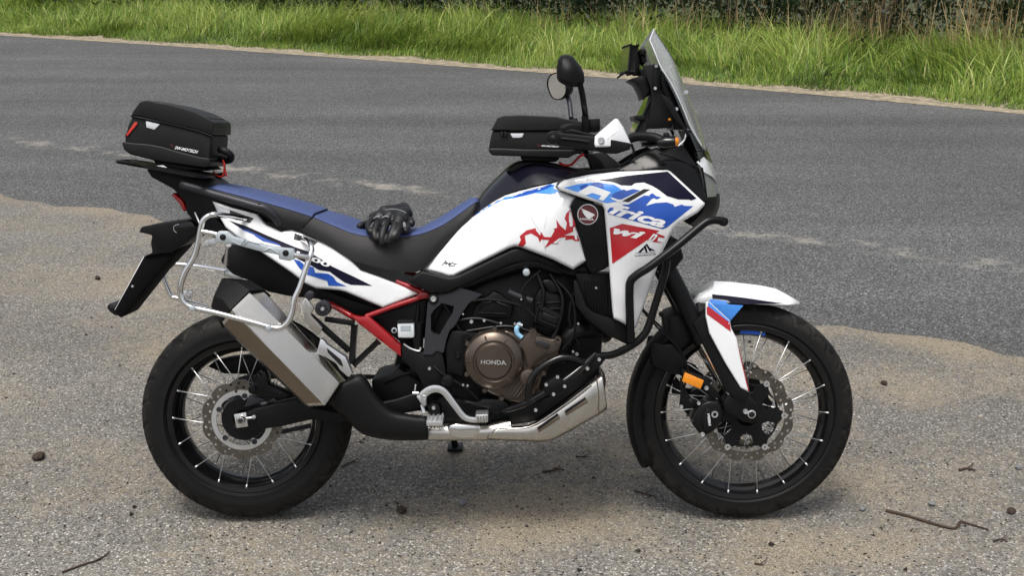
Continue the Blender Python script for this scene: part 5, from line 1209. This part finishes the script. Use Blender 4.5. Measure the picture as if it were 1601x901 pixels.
bolt(*Z1p('B1', 473, 672), -.457, .0085, bike); disc_at('guard_washer', *Z1p('B1', 473, 672), -.4535, .0095, .004, 'black_paint', bike)
plate('brake_lever', Z('B1', [(200,600),(260,585),(420,625),(640,690),(640,702),(420,650),(250,615)]), -.38, .012, 'black_paint', bike, .003, mirror=True)
plate('switch_housing', Z('B1', [(160,600),(175,560),(230,540),(350,545),(370,590),(350,640),(200,640)]), -.30, .07, 'black_plastic', bike, .010, 3, mirror=True)
plate('brake_fluid_box', Z('B1', [(385,510),(465,505),(466,595),(440,610),(390,605)]), -.29, .05, 'black_paint', bike, .003, mirror=True)
plate('mirror_clamp', Z('B1', [(330,478),(380,474),(386,560),(392,620),(345,615),(332,540)]), -.31, .03, 'black_plastic', bike, .005, mirror=True)
MR = Z('B1', [(145,205),(144,150),(152,75),(165,48),(190,33),(225,31),(262,46),(320,115),(345,165),(352,225),(335,262),(300,272),(245,272),(190,252),(160,232)])
mirr = Panel('mirror', MR, [(874,120,-.415),(890,90,-.405),(912,125,-.40),(890,112,-.435),(900,135,-.42),(880,130,-.425)], 'black_plastic', bike, .006, 9, .022, 5)
mc = [mirr.at(*q) for q in MR]
mesh_obj('mirror_back', [(v.x, v.y+.004, v.z) for v in mc], [tuple(range(len(mc)))], 'black_plastic', mirr.o, 0)
tube('mirror_stem', Z('B1', [(318,255,-.405),(332,320,-.39),(345,400,-.355),(356,480,-.30)]), .0085, 'black_paint', bike)
# far mirror turned so its glass shows
def ell(c, ex, ey, n=24): return [c+ex*math.cos(2*math.pi*k/n)*(1-.12*math.sin(4*math.pi*k/n))+ey*math.sin(2*math.pi*k/n) for k in range(n)]
fm = P(874, 136, .40); nrm = Vector((-.86, -.46, -.05)).normalized(); up_ = (Vector((.12, 0, 1))-nrm*nrm.dot(Vector((.12, 0, 1)))).normalized(); rt_ = up_.cross(nrm)
bm = bmesh.new(); rings = []
for f, off in ((1.0, .012), (1.02, .006), (.99, -.006), (.75, -.028), (.35, -.036)):
    rings.append([bm.verts.new(v) for v in ell(fm+nrm*off, rt_*.062*f, up_*.046*f)])
for A, B in zip(rings[:-1], rings[1:]):
    for k in range(24): bm.faces.new((A[k], A[(k+1) % 24], B[(k+1) % 24], B[k]))
bm.faces.new(rings[-1]); fmo = bm_obj('mirror', bm, 'black_plastic', bike, 45)
gl = ell(fm+nrm*.009, rt_*.059, up_*.043); mesh_obj('mirror_glass', gl, [tuple(range(24))], 'mirror_glass', fmo, 0)
tube('mirror_stem', [P(884, 145, .385), P(890, 160, .37), P(893, 186, .33)], .0085, 'dark_grey_cast', bike, raw=True)
mesh_obj('mirror_glass', [(v.x+(sum(w.x for w in mc)/len(mc)-v.x)*.07, v.y+.008, v.z+(sum(w.z for w in mc)/len(mc)-v.z)*.07) for v in mc], [tuple(range(len(mc)))], 'mirror_glass', mirr.o, 0)

# ---------------- pannier rack
tube('pannier_rack', Z('Z2', [(935,133,-.15),(860,122,-.2),(760,108,-0.321),(710,115,-0.331),(672,145,-0.334),(655,200,-0.334),(638,290,-0.334),(612,380,-0.334),(560,465,-0.334),(532,545,-0.334),(530,605,-0.334),(550,655,-0.334),(600,688,-0.334),(760,725,-0.334),(1000,788,-0.334),(1100,815,-0.334),(1160,815,-0.334),(1205,775,-0.334),(1228,715,-0.333),(1240,640,-0.331),(1275,560,-0.326),(1318,430,-0.316),(1348,340,-0.301),(1340,295,-0.276),(1310,270,-.19),(1290,262,-.15)]), .0082, 'chrome', bike, 6, 14)
tube('pannier_rack_bar', Z('Z2', [(655,212,-0.334),(710,222,-0.335),(765,235,-.336)]), .0075, 'chrome', bike, 1); tube('pannier_rack_bar', Z('Z2', [(1225,360,-.336),(1280,368,-0.332),(1330,378,-0.319)]), .0075, 'chrome', bike, 1)
rk = plate('rack_adapter', Z('Z2', [(745,232),(768,212),(822,214),(862,248),(1085,308),(1235,324),(1240,388),(1212,400),(1145,388),(1140,360),(1035,342),(835,288),(815,298),(752,282)]), -.348, .022, 'rack_plate', bike, .003)
for q in ((793,250),(1186,350)): disc_at('adapter_bolt', *Z1p('Z2', *q), -.3505, .009, .01, 'gloss_black', rk)
for pts in ([(850,275),(905,300),(935,265)], [(920,302),(950,272),(1025,292)], [(1050,335),(1090,318),(1140,352)]): tube('adapter_rib', Z('Z2', [q+(-.3495,) for q in pts]), .0016, 'rack_plate', rk, 1, 6)
for q in ((602,697),(1080,820)): disc_at('rack_stud', *Z1p('Z2', *q), -.348, .009, .014, 'rack_plate', bike, .004)
for q, c_ in ((((690,270),(740,255),(755,300),(700,315),(660,310)), (695,295)), (((545,585),(600,590),(605,625),(560,650)), (580,610))): 
    plate('rack_tab', Z('Z2', q), -.292, .006, 'silver', bike, .001); bolt(*Z1p('Z2', *c_), -0.332, .005, bike)
tube('far_pannier_rack', Z('Z2', [(820,462,.2),(640,432,.25),(470,415,.265),(415,420,.265),(402,445,.265),(420,500,.265),(450,575,.265),(475,622,.265),(510,632,.262),(700,690,.262)]), .0085, 'chrome', bike, 6, 12)
plate('rack_mount', Z('Z2', [(800,455),(870,470),(930,510),(870,520),(800,490)]), .15, .02, 'silver', bike, .004)
tube('mount_strut', Z('Z2', [(830,300,-.2),(815,420,-.15)]), .008, 'silver', bike, 1); tube('mount_strut', Z('Z2', [(620,95,-.1),(650,165,-.12)]), .003, 'silver', bike, 1)

# ============================================================ things carried on the bike
def thing(name, label, cat):
    e = bpy.data.objects.new(name, None); link(e); e.location = bike.location; e.rotation_euler = bike.rotation_euler
    tag(e, label, cat); return e
def rounded(name, pts, y, m, parent, bevel, seg=4): return plate(name, pts, -y, 2*y, m, parent, bevel, seg, smooth=60)
def ZB(pts): return Z('B3', [(u if u < 860 else 860+(u-860)*.5, v) for u, v in pts])
tb = thing('tail_bag', 'black hard-shell tail bag with red strap strapped to the rear luggage plate', 'bag')
rounded('bag_lid', ZB([(162,205),(178,170),(248,72),(290,56),(345,55),(430,78),(500,85),(670,128),(800,170),(960,225),(1085,262),(1112,280),(1120,330),(1112,395),(1085,402),(840,352),(500,270),(250,210)]), .112, 'bag_shell', tb, .016)
rounded('bag_body', ZB([(180,200),(130,300),(95,440),(100,500),(500,570),(1000,690),(1050,650),(1095,410),(840,345),(500,265)]), .104, 'bag_fabric', tb, .022)
rounded('bag_base', ZB([(66,478),(90,470),(150,480),(330,495),(470,520),(600,560),(850,625),(1055,640),(1050,690),(1020,718),(965,735),(700,705),(400,660),(150,600),(85,550)]), .112, 'bag_shell', tb, .018)
for k, q in enumerate(([(300,78),(420,100),(400,112),(310,92)], [(520,110),(760,165),(735,178),(520,125)], [(840,215),(960,245),(935,258),(850,232)])):
    rounded('lid_ridge', Z('B3', [(q[0][0], q[0][1]-18), (q[1][0], q[1][1]-14), (q[2][0]+20, q[2][1]+4), (q[3][0], q[3][1])]), .09, 'bag_shell', tb, .006, 2)
tube('bag_zip', [q+(-.1065,) for q in ZB([(165,212),(500,278),(840,362),(1085,412)])], .004, 'bag_fabric', tb, 1, 8)
plate('reflective_patch', Z('B3', [(310,258),(450,295),(395,350),(315,325)]), -.1065, .004, 'reflective', tb, .001)
plate('strip_surround', Z('B3', [(95,410),(195,262),(240,268),(235,300),(125,430)]), -.1055, .004, 'bag_shell', tb, .001); plate('red_strip', Z('B3', [(108,402),(200,272),(225,276),(222,295),(125,415)]), -.1075, .004, 'red_strap', tb, .001)
BAGT = lambda off: (lambda px, py: P(px, py, off))
text_on('bag_lettering', 'SW-MOTECH', Z('B3', [(606,512),(838,560),(830,590),(598,543)]), 'white_print', tb, BAGT(-.1065), .03, .3)
plate('bag_emblem', Z('B3', [(555,492),(568,495),(575,515),(590,500),(598,505),(578,530)]), -.1065, .002, 'badge_red', tb, 0)
tube('bag_handle', Z('B3', [(1050,545,-.06),(1110,565,-.07),(1165,610,-.06),(1150,655,-.03),(1060,645,0)]), .011, 'bag_fabric', tb)
plate('side_buckle', ZB([(1030,430),(1105,425),(1095,480),(1045,490)]), -.06, .05, 'bag_shell', tb, .006)
tube('red_cord', Z('B3', [(1085,655,-.05),(1100,700,-.055),(1095,780,-.05),(1075,820,-.045),(1030,815,-.03),(990,770,0)]), .0028, 'red_strap', tb); tube('red_cord', Z('B3', [(1100,690,-.055),(1108,760,-.05),(1125,820,-.045)]), .0028, 'red_strap', tb)
rounded('bag_foot', Z('B3', [(380,655),(900,735),(930,765),(600,760),(420,710)]), .09, 'black_plastic', tb, .004, 2)
tb2 = thing('tank_bag', 'black zipped tank bag sitting on the tank behind the handlebar', 'bag')
rounded('bag_lid', Z('B2', [(193,245),(205,220),(262,110),(330,85),(520,78),(900,95),(1000,118),(1180,150),(1180,230),(930,244),(600,250)]), .135, 'bag_fabric', tb2, .020)
rounded('bag_body', Z('B2', [(205,250),(172,400),(165,460),(200,490),(1180,500),(1200,250)]), .128, 'bag_shell', tb2, .016)
rounded('bag_base', Z('B2', [(160,440),(300,436),(520,448),(1180,456),(1160,490),(1090,510),(1030,546),(600,530),(205,517),(172,485)]), .135, 'bag_shell', tb2, .012)
rounded('mount_ring', Z('B2', [(510,520),(935,535),(930,560),(890,588),(580,585),(515,560)]), .08, 'black_plastic', tb2, .004, 2)
plate('reflective_patch', Z('B2', [(400,278),(548,276),(530,318),(500,326),(425,324)]), -.1305, .004, 'reflective', tb2, .001)
for q in (300, 340): tube('zip_pull', Z('B2', [(q,262,-.133),(q+15,290,-.134),(q+5,305,-.133)]), .005, 'bag_fabric', tb2)
text_on('bag_lettering', 'SW-MOTECH', Z('B2', [(738,402),(930,414),(926,430),(734,420)]), 'white_print', tb2, BAGT(-.1300), .03, .3)
plate('bag_emblem', Z('B2', [(685,390),(700,395),(708,412),(720,398),(728,402),(710,425)]), -.1300, .002, 'badge_red', tb2, 0)
tube('red_pull_strap', Z('B2', [(930,590,-.09),(980,620,-.09),(1060,618,-.09),(1110,570,-.09),(1160,520,-.09),(1200,505,-.09)]), .004, 'red_strap', tb2)
plate('red_tab', Z('B2', [(1060,620),(1100,570),(1160,500),(1210,515),(1150,545),(1100,600)]), -.095, .004, 'red_strap', tb2, .001)
# navigation unit on its holder
nav = thing('navigation_unit', 'slim black navigation device on a bracket behind the windscreen', 'navigation device')
p0, p1 = P(*Z1p('A1', 168, 195), -.05), P(*Z1p('A1', 142, 446), -.05); d = p1-p0; an = Matrix.Rotation(R(7), 3, 'Z') @ Matrix.Rotation(-math.atan2(d.z, d.x), 3, 'Y')
bm = bmesh.new(); box_bm(bm, ((p0+p1)/2).xyz+Vector((0, .05, 0)), (d.length, .12, .022), an, .005); bm_obj('casing', bm, 'black_plastic', nav)
bm = bmesh.new(); box_bm(bm, (p0+p1)/2+Vector((0, .05, 0))+an @ Vector((0, 0, -.0125)), (d.length*.92, .112, .003), an, .0008); bm_obj('display', bm, 'display', nav)
plate('holder', Z('A1', [(205,240),(240,250),(240,400),(260,470),(185,475),(195,400)]), -.03, .06, 'black_paint', nav, .004)
plate('holder_clamp', Z('A1', [(240,222),(300,222),(308,262),(290,292),(240,285)]), -.045, .09, 'black_plastic', nav, .006)
tube('holder_arm', Z('A1', [(262,285,0),(265,340,0),(290,360,0)]), .014, 'black_paint', nav, 1); tube('holder_cable', Z('A1', [(150,445,-.03),(90,460,-.03),(30,500,-.02)]), .003, 'black_paint', nav)

# ---- the gloves on the seat
def glove(name, wrist, palm, fingers, thumb, label, side_=1):
    gl = thing(name, label, 'glove')
    bm = bmesh.new()
    def limb(pts, rad, seg=10):
        path = catmull([P(*q) for q in pts], 4); sweep(bm, path, rad, seg)
        for e_, k in ((path[0], 0), (path[-1], 1)): bmesh.ops.create_uvsphere(bm, u_segments=10, v_segments=6, radius=rad(k) if callable(rad) else rad, matrix=Matrix.Translation(e_))
    for w0, w1, r in wrist: limb([w0, tuple((a+b)/2 for a, b in zip(w0, w1)), w1], r)
    for a, b, r in palm: limb([a, tuple((x+y)/2 for x, y in zip(a, b)), b], r)
    for f, r in fingers: limb(f, lambda u, r=r: r*(1-.18*u))
    for f, r in thumb: limb(f, lambda u, r=r: r*(1-.15*u))
    body = bm_obj('glove_body', bm, 'leather', gl, 60)
    rm = body.modifiers.new('skin', 'REMESH'); rm.mode = 'VOXEL'; rm.voxel_size = .0032; rm.use_smooth_shade = True
    smo = body.modifiers.new('soft', 'SMOOTH'); smo.iterations = 3; smo.factor = .5
    return gl, body
B7 = lambda u, v, y: Z1p('B7', u, v)+(y,)
gl1, _ = glove('glove', [(B7(820,250,.03), B7(860,330,-.02), .021), (B7(760,270,.03), B7(840,300,.0), .022)],
   [(B7(800,280,.0), B7(560,300,-.03), .022), (B7(820,330,-.02), B7(620,380,-.09), .024), (B7(700,330,-.04), B7(480,380,-.08), .022), (B7(800,360,-.05), B7(760,430,-.13), .022), (B7(600,300,-.01), B7(400,370,-.05), .016)],
   [([B7(420,380,-.06), B7(350,430,-.10), B7(320,510,-.145), B7(350,570,-.166)], .0115), ([B7(510,390,-.08), B7(450,470,-.135), B7(410,590,-.17), B7(425,670,-.180)], .0122),
    ([B7(600,400,-.10), B7(560,500,-.155), B7(520,630,-.18), B7(515,735,-.184)], .0125), ([B7(720,420,-.12), B7(690,520,-.165), B7(640,640,-.184), B7(615,715,-.186)], .0128)],
   [([B7(740,450,-.13), B7(750,530,-.16), B7(710,620,-.182), B7(675,670,-.184)], .0125)],
   'black leather motorcycle glove lying palm down with fingers hanging over the seat edge')
for q in ([(410,385),(450,362),(480,370)], [(520,385),(570,358),(605,365)], [(645,405),(690,395),(735,412)]):
    tube('knuckle_trim', [B7(u, v, -.108-.012*i) for i, (u, v) in enumerate(q)], .0032, 'glove_grey', gl1, 4, 6)
for q in ([(350,540),(370,480),(400,440)], [(505,600),(515,520),(545,440)], [(410,700),(425,650),(440,600)], [(560,270),(660,255),(780,275),(850,310)]): tube('seam', [B7(u, v, -.162+.04*(v < 400)-.02*(v > 580)) for u, v in q], .0012, 'glove_grey', gl1, 4, 6)
gl2, _ = glove('glove', [(B7(840,420,-.02), B7(900,440,-.05), .018)], [(B7(860,430,-.03), B7(780,480,-.11), .018), (B7(300,470,-.05), B7(500,480,-.08), .014)],
   [([B7(860,430,-.06), B7(930,440,-.085), B7(935,470,-.09)], .0125), ([B7(860,470,-.08), B7(870,520,-.125), B7(850,560,-.15)], .013), ([B7(300,470,-.07), B7(240,480,-.09), B7(200,500,-.10)], .0125)], [],
   'second black leather glove lying underneath, its thumb poking out')
plate('palm_patch', Z('B7', [(805,450),(835,435),(855,470),(855,520),(835,560),(812,520)]), -.149, .008, 'glove_grey', gl2, .003)

# ============================================================ litter on the ground
mats_st = [mat('pebble_grey', (.16,.165,.17), .8, var=.3, vscale=60, bump=.5, bscale=120), mat('pebble_pale', (.40,.36,.30), .8, var=.2, vscale=60, bump=.5, bscale=120), mat('cone_brown', (.035,.022,.015), .8, var=.3, vscale=60, bump=.8, bscale=150), mat('twig_brown', (.055,.035,.024), .85, var=.4, vscale=40, bump=.6, bscale=200)]
def lump(name, px, py, r, m, label, cat, group, scaly=False, sq=.75):
    g = G(px, py); bm = bmesh.new(); bmesh.ops.create_icosphere(bm, subdivisions=3, radius=r)
    ph = rng.uniform(0, 9, 3)
    for v in bm.verts:
        n = v.co.normalized(); k = 1+.16*math.sin(n.x*3.1+ph[0])*math.sin(n.y*2.7+ph[1])+.1*math.sin(n.z*5+n.x*4+ph[2])
        if scaly: k *= 1+.16*math.sin(n.z*14+3*math.atan2(n.y, n.x))*math.cos(5*math.atan2(n.y, n.x)+n.z*9)
        v.co = Vector((n.x*1.15, n.y*.95, n.z*sq))*r*k
    o = bm_obj(name, bm, m, None, 50); o.location = (g.x, g.y, r*sq*.86); o.rotation_euler = (0, 0, rng.uniform(0, 6)); tag(o, label, cat, group); return o
lump('pine_cone', 61, 719, .019, mats_st[2], 'brown pine cone with a broken scale beside it, alone on the bare asphalt', 'pine cone', 'pine cones on the asphalt', True)
lump('pine_cone', 153, 437, .014, mats_st[2], 'small dark cone on asphalt behind the number plate bracket', 'pine cone', 'pine cones on the asphalt', True)
lump('pine_cone', 1382, 602, .013, mats_st[2], 'small dark cone on sand ahead of the front wheel', 'pine cone', 'pine cones on the asphalt', True)
lump('pine_cone', 628, 802, .015, mats_st[2], 'dark cone on sand below the black exhaust cover', 'pine cone', 'pine cones on the asphalt', True)
lump('pebble', 723, 790, .0145, mats_st[0], 'rounded grey pebble on the sand patch under the engine', 'pebble', 'loose pebbles')
lump('pebble', 1348, 799, .010, mats_st[0], 'grey pebble near the end of the long twig', 'pebble', 'loose pebbles')
lump('pebble', 1457, 791, .011, mats_st[0], 'grey pebble just above the long broken twig', 'pebble', 'loose pebbles')
lump('dirt_clod', 1581, 803, .013, mats_st[2], 'black clod of dirt past the end of the long twig', 'dirt clod', None)
lump('pebble', 1533, 653, .008, mats_st[1], 'pale chip of stone on the sandy asphalt beyond the front wheel', 'pebble', 'loose pebbles')
lump('pebble', 1592, 734, .011, mats_st[0], 'dark grey pebble beside the short curved twig', 'pebble', 'loose pebbles')
def twig(pts, r, label):
    path = catmull([G(x, y, r*.8)+Vector((0, 0, rng.uniform(0, .004))) for x, y in pts], 5)
    bm = bmesh.new(); sweep(bm, path, lambda u: r*(1-.6*u)+.0006, 7)
    k = path[len(path)//2]; sweep(bm, [k, k+Vector((.02, .012, .006)), k+Vector((.03, .03, .004))], r*.5, 5)
    o = bm_obj('twig', bm, mats_st[3], None, 60); tag(o, label, 'twig', 'twigs on the asphalt')
twig([(1385,799),(1420,808),(1460,820),(1492,827),(1500,818),(1515,820),(1545,829)], .005, 'long broken twig with a kink lying ahead of the front wheel')
twig([(97,896),(130,884),(155,876),(172,864)], .0035, 'thin dark twig on the bare asphalt behind the rear tyre')
twig([(848,738),(862,737),(878,733)], .004, 'short dark twig on the sand under the exhaust collector')
twig([(535,732),(545,726),(556,722)], .003, 'small twig just ahead of the rear tyre')
twig([(900,716),(910,716),(920,715)], .003, 'tiny twig lying between the collector and the front tyre')
twig([(992,769),(1008,773),(1026,778)], .003, 'thin twig lying behind the front tyre')
twig([(1500,736),(1512,733),(1525,737)], .005, 'short curved crumbling twig on sandy asphalt')
twig([(1180,882),(1187,884),(1194,884)], .003, 'stub of twig below the front tyre')
twig([(1553,848),(1565,845),(1575,848)], .003, 'short twig below the long broken one')
# fine grit: tens of thousands of grains nobody could count
N = 9000
gx = rng.uniform(-60, 1660, N); gy = 330+rng.uniform(0, 1, N)**.8*600
pos = np.array([tuple(G(a, b)) for a, b in zip(gx, gy)])
keep = (pos[:, 0]-A0.x)*N1.x+(pos[:, 1]-A0.y)*N1.y < .1; pos = pos[keep]; N = len(pos)
dens = clump_noise(pos[:, 0]*2.2, pos[:, 1]*2.9)+rng.normal(0, .5, N); pos = pos[dens > -.1]; N = len(pos)
sz = rng.gamma(2.0, .0009, N)+.0008
oct_ = np.array([(1,0,0),(0,1,0),(-1,0,0),(0,-1,0),(0,0,.8),(0,0,-.4)]); fc = np.array([(0,1,4),(1,2,4),(2,3,4),(3,0,4),(1,0,5),(2,1,5),(3,2,5),(0,3,5)])
V = pos[:, None]+oct_[None]*sz[:, None, None]*rng.uniform(.6, 1.4, (N, 6, 1)); V[:, :, 2] += sz[:, None]*.3
F = (fc[None]+(np.arange(N)*6)[:, None, None]).reshape(-1, 3)
me = bpy.data.meshes.new('grit'); me.from_pydata(V.reshape(-1, 3).tolist(), [], F.tolist())
ta = me.attributes.new('tint', 'FLOAT', 'POINT'); ta.data.foreach_set('value', np.repeat(rng.random(N), 6).astype(np.float32))
gm = leaf_mat('grit', [(.02,.018,.016),(.03,.026,.022),(.08,.07,.06),(.30,.26,.2),(.4,.37,.32)], .8)
me.materials.append(gm); go = link(bpy.data.objects.new('grit', me)); tag(go, 'dark and pale grit scattered over the sandy asphalt', 'grit', kind='stuff')
